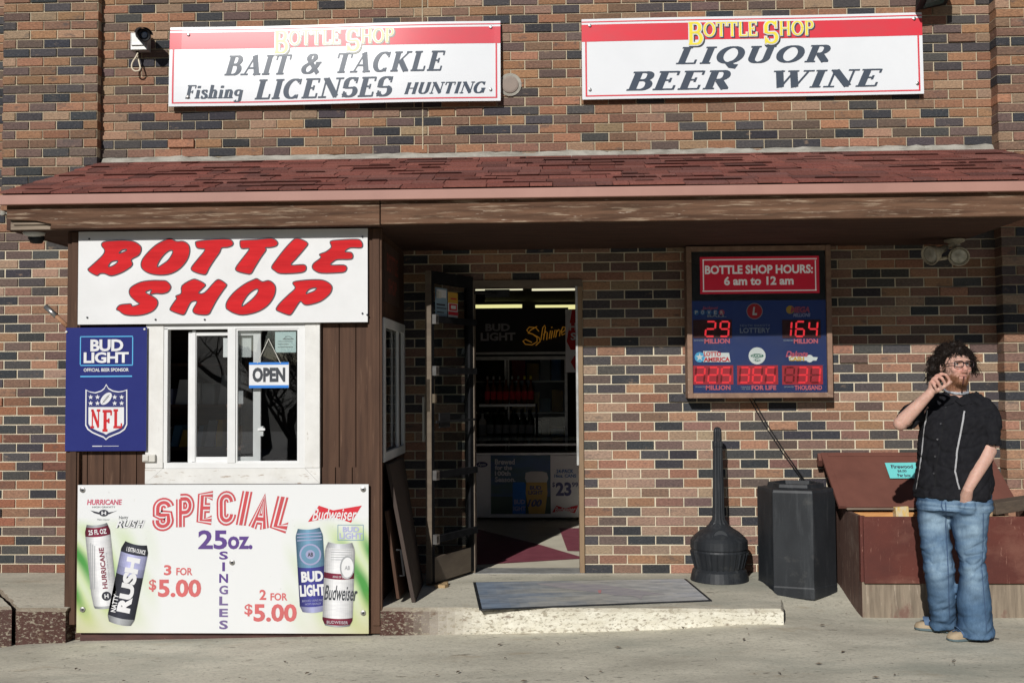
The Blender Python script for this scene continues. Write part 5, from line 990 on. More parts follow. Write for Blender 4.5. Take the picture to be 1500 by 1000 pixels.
b = MB(); o = P(1460, 754, -.74); b.obox(o+V((0, 0, 0)), (.55, .22, .045), (-.03, .11, .0), (-.008, 0, .075)); tag(b.build('timber_beam', M('greytimber', (.115, .085, .06), (.07, .052, .038), (3, 40, 40), rough=.85, bump=.4, bscale=(5, 80, 80), bdist=.003), bevel=.004), 'dark weathered square timber resting across the right end of the box', 'timber')
# dry leaves and litter scraps on the concrete
b = MB()
for px, py in tuple((R.uniform(5, 1490), 945+55*R.random()**.6) for _ in range(36))+tuple((R.uniform(580, 1130), 926+20*R.random()) for _ in range(9))+((40, 912), (170, 975), (95, 960), (360, 985), (250, 950), (520, 955), (300, 968), (740, 962), (905, 950), (1000, 925), (1090, 945), (1205, 925), (1300, 915), (1235, 960), (880, 985), (640, 985), (1240, 905), (1440, 928), (70, 985), (450, 978), (1120, 970), (1345, 970)):
    o = G(px, py, -.01); o.z = gz(o.x, o.y)+.012; a = R.uniform(0, 3); l = R.choice((.004, .006, .008, .012, .022)); d = V((math.cos(a), math.sin(a), 0))*l; e = V((-math.sin(a), math.cos(a), 0))*l*.35
    b.raw([o-d, o+e+V((0, 0, .004)), o+d, o-e], [(0, 1, 2, 3)])
o = tag(b.build('dry_leaves', M('dryleaf', (.17, .125, .08), (.09, .07, .05), (30, 30, 30), rough=.9)), 'small dry leaves and bits scattered over the concrete ground', 'leaves'); o['kind'] = 'stuff'
b = MB(); o = P(1445, 928, -1.42); o.z = gz(o.x, o.y)+.006; b.tube([o+V((.0, .04, .002)), o+V((.02, .03, .006)), o+V((.05, .04, .004)), o+V((.08, .02, .003))], [.004, .006, .004, .002], 5); tag(b.build('twig', K['dark']), 'small dark twig on the ground behind the shoe', 'twig')

# ------------------------------------------------------------------ inside the shop
FY = 2.9
a, c = P(640, 666, FY), P(900, 760, FY); fzr = thing('chest_freezer', 'white chest freezer with beer posters on its front inside the doorway', 'freezer', ((a.x+c.x)/2, FY, .12))
ft = P(750, 666, FY).z; fb0 = P(750, 758, FY).z
b = MB(); b.box(a.x, c.x, FY, FY+.62, fb0, ft); b.build('freezer_body', K['vinyl'], fzr, bevel=.01)
for x in (a.x+.05, c.x-.1): b = MB(); b.box(x, x+.05, FY+.03, FY+.55, .122, fb0); b.build('foot', K['blackmetal'], fzr)
b = MB(); b.hexa([(a.x, FY+.02, ft), (c.x, FY+.02, ft), (c.x, FY+.6, ft), (a.x, FY+.6, ft), (a.x, FY+.05, ft+.09), (c.x, FY+.05, ft+.09), (c.x, FY+.55, ft+.16), (a.x, FY+.55, ft+.16)]); b.build('glass_lid', K['darkglass'], fzr)
b = MB(); b.box(a.x, c.x, FY-.005, FY+.05, ft, ft+.02); b.box(a.x, c.x, FY+.03, FY+.07, ft+.09, ft+.11); b.build('lid_rim', K['alum'], fzr)
yf = FY-.003
def posterM():
    m = M('poster_print', (.015, .05, .16), (.02, .10, .24), (1.5, 1.5, 1.5), rough=.35, layers=(((.012, .07, .03), (1.2, 1.2, 5), .45, .62, .8),)); return m
b = MB(); rectpx(b, 719, 666.5, 806.5, 752, yf); b.build('poster', posterM(), fzr)
b = MB(); rectpx(b, 719, 727, 806.5, 752, yf-.001); b.build('poster_pitch', M('pitch', (.012, .06, .025), (.01, .04, .03), (3, 3, 3), rough=.4), fzr)
for s_, r in (('Brewed', (725, 672, 754, 680)), ('for the', (725, 681, 750, 688)), ('100th', (725, 689.5, 748, 696.5)), ('Season.', (725, 698, 755, 705.5))): put(font2d(s_, .03), r, yf-.002, K['print_white'], fzr)
b = MB(); polypx(b, [(752, 706), (768, 706), (770, 710), (770, 752), (751, 752), (751, 710)], yf-.002, 0); polypx(b, [(770, 692), (778, 690), (794, 690), (801, 692), (803, 700), (801, 706), (771, 706), (769, 700)], yf-.003, 1); polypx(b, [(771, 706), (801, 706), (802, 722), (798, 752), (775, 752), (770, 722)], yf-.003, 2)
b.build('poster_picture', [K['open_blue'], M('foam', (.62, .60, .55), rough=.5), M('beer', (.50, .30, .045), (.56, .36, .06), (4, 4, 4), rough=.4)], fzr)
put(font2d('BUD', .04), (776, 711, 793, 717), yf-.004, K['navy'], fzr); put(font2d('LIGHT', .04), (774, 718, 795, 724), yf-.004, K['navy'], fzr); put(font2d('100', .05), (772, 731, 794, 742), yf-.004, K['navy'], fzr, shear=.3); put(font2d('BUD', .04), (753, 731, 769, 738), yf-.0028, K['lavender'], fzr); put(font2d('IGHT', .04), (752, 741, 770, 748), yf-.0028, K['lavender'], fzr)
put(font2d('24-PACK', .03), (815, 687, 840, 692.5), yf-.002, K['logo_blue'], fzr); put(font2d('16oz. CANS', .03), (812, 694, 844, 699), yf-.002, K['logo_blue'], fzr); put(font2d('$', .02), (809, 706, 813, 713.5), yf-.002, K['navy'], fzr); put(font2d('23', .04), (814, 706, 837, 726), yf-.002, K['navy'], fzr); put(font2d('99', .02), (837.5, 706, 847, 713), yf-.002, K['navy'], fzr)
b = MB(); polypx(b, [(809, 750), (815, 740), (828, 744), (847, 739.5), (842, 751), (828, 747.5)], yf-.002); b.build('bow_tie', K['brand_red'], fzr); put(font2d('Budweiser', .01), (813, 742, 843, 749), yf-.003, K['print_white'], fzr, shear=.3)
b = MB(); polypx(b, ell(706, 680, 8.5, 4), yf-.002); b.build('emblem', K['navy'], fzr); put(font2d('Apex', .02), (700, 678, 712, 683), yf-.003, K['print_white'], fzr, shear=.2)
CY = 4.0
cl = thing('drinks_cooler', 'dark glass doored drinks cooler behind the chest freezer', 'cooler', (P(750, 600, CY).x, CY, .122))
a, c = P(640, 452, CY), P(833, 517, CY); cb0 = .13
b = MB(); b.box(a.x, c.x, CY, CY+.06, c.z, a.z); b.box(a.x, c.x, CY+.65, CY+.7, cb0, a.z); b.box(a.x-.03, a.x, CY, CY+.7, cb0, a.z); b.box(c.x-.03, c.x, CY+.06, CY+.7, cb0, a.z-.01); b.box(a.x, c.x-.03, CY+.06, CY+.65, a.z-.05, a.z-.01); b.build('cabinet', K['dark'], cl)
b = MB(); 
rz = lambda py: P(750, py, CY).z; rx = lambda px: P(px, 550, CY).x
b.box(a.x, c.x, CY-.02, CY, rz(519), rz(515.5)); b.box(a.x, c.x, CY-.01, CY+.02, rz(527), rz(522)); b.box(rx(739), rx(742), CY-.01, CY+.02, .2, rz(527)); b.box(rx(743.5), rx(746), CY-.01, CY+.02, .2, rz(527)); b.box(rx(827), rx(831), CY-.02, CY+.02, .2, rz(527)); b.build('door_frame', K['alum'], cl)
b = MB(); 
for z in (.8, 1.15, 1.5): b.box(a.x, c.x-.03, CY+.1, CY+.6, z, z+.015)
b.build('cooler_shelf', K['alum'], cl)
b = MB(); b.box(a.x, c.x-.04, CY+.004, CY+.008, .2, rz(527)); b.build('cooler_glass', K['darkglass'], cl)
put(font2d('BUD', .04), (711, 474, 747, 485), CY-.004, M('greysign', (.42, .42, .43), rough=.6), cl); put(font2d('LIGHT', .04), (704, 487, 755, 499), CY-.004, K['greysign'], cl)
pks = ('can_teal', 'logo_blue', 'can_grey', 'logo_gold', 'brand_red')
for z in (.815, 1.165, 1.515):
    x = rx(749)
    while x < rx(822):
        wd = R.uniform(.07, .16); b = MB(); b.box(x, x+wd, CY+.15, CY+.4, z, z+R.uniform(.15, .28)); tag(b.build('drink_pack', K[R.choice(pks)], bevel=.004), 'drink packs standing on a shelf of the dark cooler', 'drink pack', 'drink packs in the cooler'); x += wd+.015
M('neon', (.35, .16, .03), rough=.3, emit=((1, .45, .05), .13))
ne = thing('neon_sign', 'amber outline neon sign reading Shine above the cooler doors', 'sign', P(798, 485, CY-.05))
glyph = {'S': [[(25, 2), (20, 8), (10, 9), (6, 4), (9, 0), (16, -3), (22, -8), (22, -15), (14, -20), (4, -19), (0, -14), (4, -11), (14, -16)], [(22, 10), (12, 4), (8, -1), (14, -2), (25, -8), (27, -14), (20, -21)]],
 'h': [[(28, -12), (31, 8), (34, 12), (35, 8), (32, -12)], [(32, -4), (36, 2), (38, 0), (37, -12)]], 'i': [[(41, -10), (43, 3), (46, 3), (44, -10)], [(44, 8), (46, 9)]],
 'n': [[(48, -8), (50, 4), (53, 4), (51, -8)], [(52, 0), (56, 5), (58, 3), (57, -6)]], 'e': [[(60, 0), (66, 4), (66, 9), (62, 9), (60, 3), (61, -4), (67, -1)]]}
b = MB()
for ps in glyph.values():
    for pa in ps: b.tube([P(766+x*.94, 487-y_*.9, CY-.06) for x, y_ in pa], .0055, 5)
b.build('neon_tube', K['neon'], ne); b = MB(); b.tube([P(780, 487, CY-.055), P(826, 474, CY-.055)], .006, 6); b.tube([P(790, 484, CY-.055), P(790, 484, CY)], .006, 6); b.build('bracket', K['blackmetal'], ne)
RY = 2.2; rb = thing('red_banner', 'red and white advertising banner hanging inside right of the doorway', 'banner', P(846, 540, RY))
a, c = P(828, 453, RY), P(880, 545, RY); MB().box(a.x, c.x, RY, RY+.004, c.z, a.z).build('panel', K['print_white'], rb)
b = MB(); polypx(b, [(830, 500), (838, 453), (880, 453), (880, 515), (836, 512)], RY-.002); polypx(b, [(836, 530), (842, 520), (850, 528), (844, 545)], RY-.002); b.build('red_print', K['print_red'], rb); put(font2d('HE', .03), (834, 473, 853, 484), RY-.004, K['print_white'], rb); put(font2d('SH', .03), (836, 487, 855, 498), RY-.004, K['print_white'], rb)
# shelf rack with bottles
rk = thing('bottle_rack', 'metal edged rack of bottles in front of the dark cooler', 'rack', (P(742, 592, 3.65).x, 3.65, .122))
a, c = P(702, 592, 3.65), P(784, 595, 3.65); zl = P(742, 641, 3.65).z
b = MB(); b.box(a.x, c.x, 3.63, 3.80, c.z, a.z); b.build('shelf', K['alum'], rk); b = MB(); b.box(a.x-.1, c.x+.5, 3.63, 3.82, zl-.03, zl); b.build('shelf', K['alum'], rk)
for x in (a.x-.02, c.x+.0): MB().box(x, x+.02, 3.78, 3.80, .122, a.z).build('post', K['blackmetal'], rk)
def bottle(o, h, r, body, cap, label_):
    t = thing('bottle', label_, 'bottle', o, 'bottles on the rack'); b = MB(); b.lathe([(r, 0), (r, h*.55), (r*.8, h*.63), (r*.36, h*.72), (r*.34, h*.9)], o, 14); b.build('bottle_body', body, t, smooth=True)
    b = MB(); b.lathe([(r*.42, h*.88), (r*.42, h), (0, h+.001)], o, 12); b.build('cap', cap, t); b = MB(); b.lathe([(r*1.02, h*.16), (r*1.02, h*.46)], o, 14); b.build('paper_label', K['can_grey'] if r > .035 else K['brand_red'], t)
M('amber', (.16, .05, .02), rough=.15); M('greenb', (.02, .04, .025), rough=.15)
for i in range(8): px = 714+9.1*i; o = P(px, 591.5, 3.70); o.z = a.z; bottle(o, .30, .031, K['amber'], K['sign_yellow' if i > 5 else 'alum'], 'amber bottle on the upper shelf of the rack')
for i in range(7): px = 707+11.5*i; o = P(px, 640, 3.70); o.z = zl; bottle(o, .30, .036 if i % 2 else .042, K['greenb'] if i else K['whiteplastic'], K['blackmetal'], 'dark bottle on the lower shelf of the rack')
# lit tubes under the ceiling
M('tube', (.7, .7, .6), emit=((.95, .90, .40), 1.1)); M('tube2', (.7, .7, .6), emit=((.95, .90, .62), 1.1))
for py, segs, mt, zc in ((421.5, ((660, 766), (779, 880)), 'tube2', 2.80), (449.5, ((650, 765), (784, 900)), 'tube', 2.78)):
    for k, (x0, x1) in enumerate(segs):
        a, c = G(x0, py, zc), G(x1, py, zc); Yc = (a.y+c.y)/2; t = thing('ceiling_light', ('nearer' if py < 430 else 'farther')+' fluorescent ceiling light on the '+('left' if k == 0 else 'right')+' seen through the doorway', 'lamp', (a.lerp(c, .5).x, Yc, 2.86))
        b = MB(); b.box(a.x, c.x, Yc-.03, Yc+.03, zc-.035, zc+.035); b.build('lamp_tube', K[mt], t); b = MB(); b.box(a.x-.03, c.x+.03, Yc-.08, Yc+.08, zc+.035, 2.86); b.box(a.x-.03, a.x, Yc-.03, Yc+.03, zc-.04, zc+.035); b.box(c.x, c.x+.03, Yc-.03, Yc+.03, zc-.04, zc+.035); b.build('lamp_housing', K['ceiltile'], t)
p = G(702, 430, 2.86); dc = thing('dome_camera', 'small black dome camera on the shop ceiling inside the doorway', 'camera', p); b = MB(); b.lathe([(.10, 0), (.10, -.05), (.085, -.11), (.05, -.15), (0, -.16)], p, 20); b.build('dome', K['blackmetal'], dc, smooth=True); b = MB(); b.lathe([(.115, .0), (.115, -.02), (0, -.02)], p, 20); b.build('mount', K['blackmetal'], dc)
b = MB(); b.tube([(H0.x+.02, .10, DZ-.075), (H0.x+.16, .05, DZ-.09), (H0.x+.02, -.12, DZ-.10)], .01, 6); b.box(H0.x+.08, H0.x+.26, .06, .11, DZ-.115, DZ-.06); b.build('door_closer', K['blackmetal'], bld)

# ------------------------------------------------------------------ bare trees behind the camera, mirrored in the window panes
M('bark', (.085, .07, .058), (.05, .042, .035), (8, 8, 3), rough=.95)
def tree(o, h, seed, label, low=.36, kk=3):
    rr = random.Random(seed); t = thing('bare_tree', label, 'tree', o); tr = MB(); cr = MB()
    def grow(p, d, l, r, lv):
        q = [p]; n = 4
        for i in range(n): d = (d+V((rr.uniform(-1, 1), rr.uniform(-1, 1), rr.uniform(-.3, .7)))*.16).normalized(); q.append(q[-1]+d*l/n)
        (tr if lv < 1 else cr).tube(q, [r*(1-.5*i/n) for i in range(n+1)], 6 if lv < 2 else 3, caps=False)
        if lv >= 5: return
        for k in range(kk if lv < 4 else 2):
            ax = V((rr.uniform(-1, 1), rr.uniform(-1, 1), rr.uniform(-.15, .6))).normalized(); nd = (d*.62+ax*.75).normalized(); grow(q[rr.choice((2, 3, 4, 4))], nd, l*rr.uniform(.58, .8), r*.5, lv+1)
    grow(V(o), V((0, 0, 1)), h*low, h*(.028 if low > .3 else .017), 0); tr.build('trunk', K['bark'], t, smooth=True); cr.build('branches', K['bark'], t, smooth=True)
tree((-7.6, -22, -.35), 8, 3, 'tall bare tree behind the camera mirrored in the booth window'); tree((-12, -27, -.35), 9.5, 5, 'bare tree behind the camera standing farther to the left'); tree((5, -27, -.35), 8.5, 9, 'bare tree behind the camera standing farther to the right')

for k, (x, y, h, sd, lb) in enumerate(((-5.6, -17, 7.5, 11, 'slender low branching bare tree nearest the shop, right of the tall one'), (-9.0, -18, 8, 17, 'spreading low branching bare tree left of the tall mirrored one'), (-7.2, -26, 9, 23, 'low branching bare tree standing behind the tall mirrored one'))):
    tree((x, y, -.3), h, sd, lb, .16, 4)
# ------------------------------------------------------------------ the man with the cigarillo
from mathutils.bvhtree import BVHTree
PY = -1.34
def Q(px, py, d=0.): return P(px, py, PY+d)
pbase = V((Q(1398, 930).x, PY, 0))
man = thing('person', 'man in black shirt and baggy jeans raising a hand to his mouth outside', 'person', pbase)
def ellipsoid(mb, c, ax, n=16, m=10):
    c = V(c); vs = []; fs = []
    for i in range(m+1):
        t = math.pi*i/m
        for k in range(n):
            q = 2*math.pi*k/n; vs.append(c+ax[0]*math.sin(t)*math.cos(q)+ax[1]*math.sin(t)*math.sin(q)+ax[2]*math.cos(t))
    for i in range(m):
        for k in range(n): fs.append((i*n+k, (i+1)*n+k, (i+1)*n+(k+1) % n, i*n+(k+1) % n))
    return mb.raw(vs, fs)
def rings(mb, rg, n=28, U=None, F=None):
    vs = []; fs = []
    for c, a, b_ in rg:
        for k in range(n):
            q = 2*math.pi*k/n; s, t = math.cos(q), math.sin(q); e = .86
            vs.append(V(c)+U*a*math.copysign(abs(s)**e, s)+F*b_*math.copysign(abs(t)**e, t))
    for i in range(len(rg)-1):
        for k in range(n): fs.append((i*n+k, i*n+(k+1) % n, (i+1)*n+(k+1) % n, (i+1)*n+k))
    fs += [tuple(range(n))[::-1], tuple(range((len(rg)-1)*n, len(rg)*n))]
    return mb.raw(vs, fs)
def remesh(mb, vox, it=4, fac=.5):
    me = bpy.data.meshes.new('t'); me.from_pydata(mb.v, [], mb.f)
    bm = bmesh.new(); bm.from_mesh(me); bmesh.ops.remove_doubles(bm, verts=bm.verts, dist=1e-5); bmesh.ops.recalc_face_normals(bm, faces=bm.faces); bm.to_mesh(me); bm.free()
    o = bpy.data.objects.new('t', me); C.objects.link(o); r = o.modifiers.new('r', 'REMESH'); r.mode = 'VOXEL'; r.voxel_size = vox
    s = o.modifiers.new('s', 'SMOOTH'); s.iterations = it; s.factor = fac
    dg = bpy.context.evaluated_depsgraph_get(); dg.update(); out = bpy.data.meshes.new_from_object(o.evaluated_get(dg))
    bpy.data.objects.remove(o); bpy.data.meshes.remove(me); out.materials.clear(); return out
def finish(me, name, mat, colf=None, dispf=None, parent=None):
    if dispf:
        nr = [v.normal.copy() for v in me.vertices]; co = [v.co.copy() for v in me.vertices]
        for v, n, c in zip(me.vertices, nr, co): v.co = c+dispf(c, n)
        me.update()
    me.polygons.foreach_set('use_smooth', [True]*len(me.polygons)); me.materials.append(mat)
    if colf:
        ca = me.color_attributes.new('Col', 'FLOAT_COLOR', 'POINT'); d = []
        for v in me.vertices: d += [*colf(v.co, v.normal), 1]
        ca.data.foreach_set('color', d)
    me.name = name; return link(name, me, parent or man)
def bvh(me): return BVHTree.FromPolygons([v.co for v in me.vertices], [tuple(p.vertices) for p in me.polygons])
def cast(tree_, px, py):
    d = (P(px, py, 0)-CAM).normalized(); h = tree_.ray_cast(CAM, d)
    return (h[0], h[1] if h[1].dot(d) < 0 else -h[1]) if h[0] else (Q(px, py), V((0, -1, 0)))
yb = math.radians(24); BF = V((-math.sin(yb), -math.cos(yb), 0)); BLt = V((math.cos(yb), -math.sin(yb), 0))      # chest faces a little to the left
yh = math.radians(-9); HF = V((-math.sin(yh), -math.cos(yh), 0)); HL = V((math.cos(yh), -math.sin(yh), 0)); HU = V((0, 0, 1))
HF = (HF+V((0, 0, .06))).normalized(); HU = HL.cross(HF)*-1
if HU.z < 0: HU = -HU
# joints
shR, elR, wrR = Q(1357, 592, .06), Q(1319, 620, -.13), Q(1363, 575, -.20)
shL, elL, wrL = Q(1441, 598, -.09), Q(1449, 660, -.13), Q(1418, 716, -.19)
hc = Q(1398, 532, -.03)            # centre of the skull
hipR, knR, anR = Q(1371, 740, .04), Q(1377, 835, .02), Q(1383, 908, .13)
hipL, knL, anL = Q(1417, 745, -.06), Q(1424, 832, -.09), Q(1428, 922, -.06)
tc_ = lambda py, d=0: Q(1400, py, d)
# --- body: one continuous skin
b = MB()
rings(b, [(Q(1400, 748), .17, .11), (Q(1398, 725), .18, .12), (Q(1397, 690), .175, .12), (Q(1399, 650), .17, .115), (Q(1401, 615), .155, .088), (Q(1402, 598), .135, .065), (Q(1402, 588), .08, .05)], U=BLt, F=BF)
b.tube([Q(1401, 592, 0), Q(1400, 575, -.005), hc+HF*.005-HU*.07], [.068, .060, .062], 16)
for s, e, w_, r in ((shR, elR, wrR, (.052, .047, .041, .043, .038, .030, .027)), (shL, elL, wrL, (.046, .044, .041, .043, .038, .031, .028))):
    b.tube([s, s.lerp(e, .5), e.lerp(s, .12), e.lerp(w_, .12), e.lerp(w_, .45), e.lerp(w_, .8), w_], list(r), 14); ellipsoid(b, s, [BLt*.048, BF*.048, V((0, 0, .048))])
    ellipsoid(b, e, [V((.041, 0, 0)), V((0, .041, 0)), V((0, 0, .041))])
for h, k_, a in ((hipR, knR, anR), (hipL, knL, anL)):
    b.tube([h, h.lerp(k_, .5), k_, k_.lerp(a, .35), a], [.080, .062, .044, .045, .034], 14)
# right hand: palm, four curled fingers, thumb
w0 = wrR
kn = [Q(1378, 547, -.215), Q(1372.5, 549, -.222), Q(1367.5, 553, -.224), Q(1364, 558, -.22)]
for k_ in kn: b.tube([w0, w0.lerp(k_, .5), k_], [.021, .0155, .0112], 10)
b.tube([w0, Q(1367, 568, -.205), Q(1373, 562, -.20)], [.024, .022, .016], 10)
fing = [[(1386, 549, -.245), (1390.5, 556, -.235), (1389, 561, -.215)], [(1380, 554, -.258), (1384.5, 562, -.247), (1382.5, 567, -.222)], [(1374, 559.5, -.26), (1378, 567.5, -.248), (1376, 571, -.224)], [(1369, 565, -.252), (1372, 571.5, -.243), (1371, 574, -.222)]]
for k_, f, r in zip(kn, fing, (.0098, .0102, .0096, .0086)): b.tube([k_]+[Q(*p) for p in f], [r*1.12, r*1.02, r*.92, r*.72], 10)
b.tube([Q(1366, 573, -.21), Q(1374, 571.5, -.235), Q(1383, 566, -.245), Q(1391, 560.5, -.235), Q(1394.5, 558.5, -.225)], [.018, .0135, .011, .0098, .007], 10)
# left hand inside the pocket
w1 = wrL; pm = Q(1413, 735, -.135); b.tube([w1.lerp(elL, .06), w1, w1.lerp(pm, .5), pm], [.0285, .029, .034, .036], 12)
for i, dx in enumerate((-7, -3, 1, 5)): b.tube([pm+V(((dx)/300, 0, 0)), Q(1411+dx, 748-abs(dx-1), -.115), Q(1410+dx, 757-abs(dx-1), -.10)], [.011, .0095, .0075], 8)
b.tube([w1.lerp(pm, .4), Q(1404, 738, -.13), Q(1403, 746, -.12)], [.014, .011, .008], 8)
# feet
def foot(an, tip, zb):
    h = V((an.x, an.y, zb+.026)); t = V((tip.x, tip.y, zb+.010)); d = (t-h)
    return h, t
hR, tR = foot(anR, G(1345, 921, 0), .02); hL_, tL = foot(anL, G(1393, 938, 0), .02)
for an, h, t in ((anR, hR, tR), (anL, hL_, tL)):
    b.tube([an, h+V((0, 0, .02)), h.lerp(t, .5), t], [.034, .028, .022, .013], 12)
# head
ellipsoid(b, hc, [HL*.076, HF*.096, HU*.100], 22, 16)
ellipsoid(b, hc+HF*.028-HU*.05, [HL*.064, HF*.070, HU*.078], 20, 14)
ellipsoid(b, hc+HF*.060-HU*.108, [HL*.036, HF*.034, HU*.026], 14, 10)
ellipsoid(b, hc+HF*.010-HU*.088, [HL*.060, HF*.066, HU*.040], 16, 10)
b.tube([hc+HF*.092-HU*.005, hc+HF*.106-HU*.03, hc+HF*.117-HU*.052], [.010, .0125, .0155], 12); ellipsoid(b, hc+HF*.104-HU*.056, [HL*.020, HF*.014, HU*.011], 12, 8)
b.tube([hc+HF*.086+HL*.045+HU*.006, hc+HF*.097+HL*.018+HU*.012, hc+HF*.097-HL*.018+HU*.012, hc+HF*.086-HL*.045+HU*.006], [.009, .011, .011, .009], 10)
for s in (-1, 1): ellipsoid(b, hc+HF*.070+HL*.038*s-HU*.042, [HL*.024, HF*.022, HU*.022], 12, 8); ellipsoid(b, hc+HL*.079*s-HF*.008-HU*.022, [HL*.012, (HF*.9+HL*.3*s)*.020, HU*.033], 12, 10)
mo = hc+HF*.094-HU*.081
b.tube([mo-HL*.024-HF*.010, mo-HL*.008+HU*.004, mo+HL*.008+HU*.004, mo+HL*.024-HF*.010], [.005, .008, .008, .005], 10); b.tube([mo-HL*.02-HF*.012-HU*.014, mo-HU*.013-HF*.002, mo+HL*.02-HF*.012-HU*.014], [.005, .0085, .005], 10)
bodyme = remesh(b, .0052, 3, .5)
eyes = [hc+HF*.083+HL*.031*s-HU*.010 for s in (-1, 1)]
def bdisp(c, n):
    d = V()
    for e in eyes:
        l = (c-e).length
        if l < .03: d -= HF*.006*math.exp(-(l/.012)**2)
    q = c-mo; a = q.dot(HL); u_ = q.dot(HU)+.0045
    if abs(a) < .026 and q.length < .04: d -= HF*.005*math.exp(-(u_/.0028)**2)
    return d
def bcolor(c, n):
    k = .92+.10*noise.noise(c*22)+.05*noise.noise(c*90); col = V((.62, .385, .305))*k
    q = c-hc
    if q.length < .17:
        f, u_, l = q.dot(HF), q.dot(HU), q.dot(HL)
        pink = math.exp(-((f-.105)/.03)**2-((u_+.05)/.03)**2); col = col.lerp(V((.60, .25, .20)), .55*pink)
        bd = max(0, min(1, (-u_-.074-.020*noise.noise(c*60)+(.016 if abs(l) > .045 else 0))/.016))*(1 if f > -.02 else 0)
        ms = math.exp(-((u_+.068)/.007)**2)*(1 if f > .07 and abs(l) < .034 else 0)
        lip = math.exp(-((u_+.085)/.010)**2-((l)/.02)**2)*(1 if f > .088 else 0)
        col = col.lerp(V((.245, .105, .05))*(1+.5*noise.noise(c*150)), .80*max(bd, .55*ms)*(1-lip)); col = col.lerp(V((.50, .20, .17)), .7*lip)
    elif (c-kn[1]).length < .07: col = col.lerp(V((.60, .29, .22)), .35+.3*noise.noise(c*70))
    return col
def skinM():
    m = M('skin', (1, 1, 1), (.92, .86, .84), (60, 60, 60), rough=.55, attr='Col', bump=.15, bscale=(240, 240, 240), bdist=.001, spec=.35)
    p = m.node_tree.nodes['Principled BSDF']; p.inputs['Subsurface Weight'].default_value = .12; p.inputs['Subsurface Radius'].default_value = (.012, .004, .002); return m
body = finish(bodyme, 'body', skinM(), bcolor, bdisp)
for e in eyes:
    mb = MB(); ellipsoid(mb, e-HF*.006, [HL*.012, HF*.012, HU*.011], 14, 10); ey = mb.build('eye', M('eyewhite', (.62, .58, .55), rough=.2) if 'eyewhite' not in K else K['eyewhite'], man, smooth=True)
    mb = MB(); ellipsoid(mb, e+HF*.0045, [HL*.0055, HF*.003, HU*.0055], 12, 8); mb.build('iris', M('iris', (.05, .04, .035), rough=.15) if 'iris' not in K else K['iris'], ey, smooth=True)
    mb = MB(); mb.tube([e+HF*.008+HL*t+HU*(.009-.35*abs(t)**1.4*9) for t in (-.014, -.007, 0, .007, .014)], [.002, .003, .0033, .003, .002], 6); mb.build('eyelid', K['skin_lid'] if 'skin_lid' in K else M('skin_lid', (.52, .28, .21), rough=.5), ey, smooth=True)
# --- beard and hair: curled strands
rr = random.Random(21)
skull = bvh(bodyme)
def strand(mb, p, d, l, r, curl, n=7, m=4, grav=.0):
    q = [p]; a = d.orthogonal().normalized(); c_ = d.cross(a); ph = rr.random()*6.28; tw = rr.uniform(2.2, 4.2)*rr.choice((-1, 1)); dd = d.copy()
    for i in range(1, n+1):
        t = i/n; dd = (dd+V((0, 0, -grav))).normalized(); base = q[0] if False else None
        q.append(p+(dd*l*t)+(a*math.cos(ph+tw*t*2)+c_*math.sin(ph+tw*t*2))*curl*t**.6)
    mb.tube(q, [r*(1-.6*i/n) for i in range(n+1)], m, caps=False)
bd_ = MB()
cnt = 0
while cnt < 620:
    l, u_, f = rr.uniform(-.062, .062), rr.uniform(-.145, -.066), rr.uniform(.02, .11)
    o = hc+HL*l+HU*u_+HF*f; h = skull.find_nearest(o)
    if not h[0] or (h[0]-hc).dot(HU) > -.07 or h[1].dot(HF) < -.15: continue
    if ((h[0]-mo).dot(HL)/.024)**2+((h[0]-mo).dot(HU)/.013)**2 < 1: continue
    if (h[0]-hc).dot(HU) > -.080 and abs((h[0]-hc).dot(HL)) < .038 and rr.random() < .5: continue
    strand(bd_, h[0]-h[1]*.001, (h[1]*.7+V((0, 0, -.7))+V((rr.uniform(-.4, .4), rr.uniform(-.4, .4), 0))).normalized(), rr.uniform(.006, .014), .0009, .002, 3, 3); cnt += 1
bd_.build('beard', M('beardhair', (.21, .085, .038), (.30, .14, .065), (90, 90, 90), rough=.6), man, smooth=True)
hb_ = MB()
for i in range(46):     # lumpy mass of the curls
    while True:
        th, ph = math.acos(rr.uniform(-.55, 1)), rr.uniform(0, 6.283); d = HL*math.sin(th)*math.cos(ph)+HF*math.sin(th)*math.sin(ph)+HU*math.cos(th)
        if d.dot(HF) > .20 and d.dot(HU) < .42: continue
        break
    o = hc-HF*.012+HU*.006+HL*d.dot(HL)*.086+HF*d.dot(HF)*.090+HU*d.dot(HU)*.096; r = rr.uniform(.020, .034); ellipsoid(hb_, o, [HL*r, HF*r, HU*r*.9], 10, 7)
ellipsoid(hb_, hc-HF*.026+HU*.010, [HL*.084, HF*.088, HU*.100], 20, 14)
for px, py, r in ((1366, 540, .028), (1363, 552, .024), (1368, 528, .03), (1424, 533, .022), (1427, 541, .018), (1423, 524, .024), (1395, 512, .03), (1410, 512, .028), (1380, 514, .032), (1372, 556, .022)):
    o = Q(px, py, rr.uniform(-.05, .02)); ellipsoid(hb_, o, [HL*r, HF*r, HU*r], 10, 7)
hme = remesh(hb_, .009, 2, .5)
M('hairmat', (.010, .007, .006), (.024, .016, .012), (120, 120, 40), rough=.5, spec=.2, bump=.6, bscale=(260, 260, 120), bdist=.003)
hair = finish(hme, 'hair', K['hairmat'], None, lambda c, n: n*(.007*noise.noise(c*70)+.006*noise.noise(c*150)))
ht = bvh(hme); cu_ = MB(); cnt = 0
hv_ = [(v.co.copy(), v.normal.copy()) for v in hme.vertices]
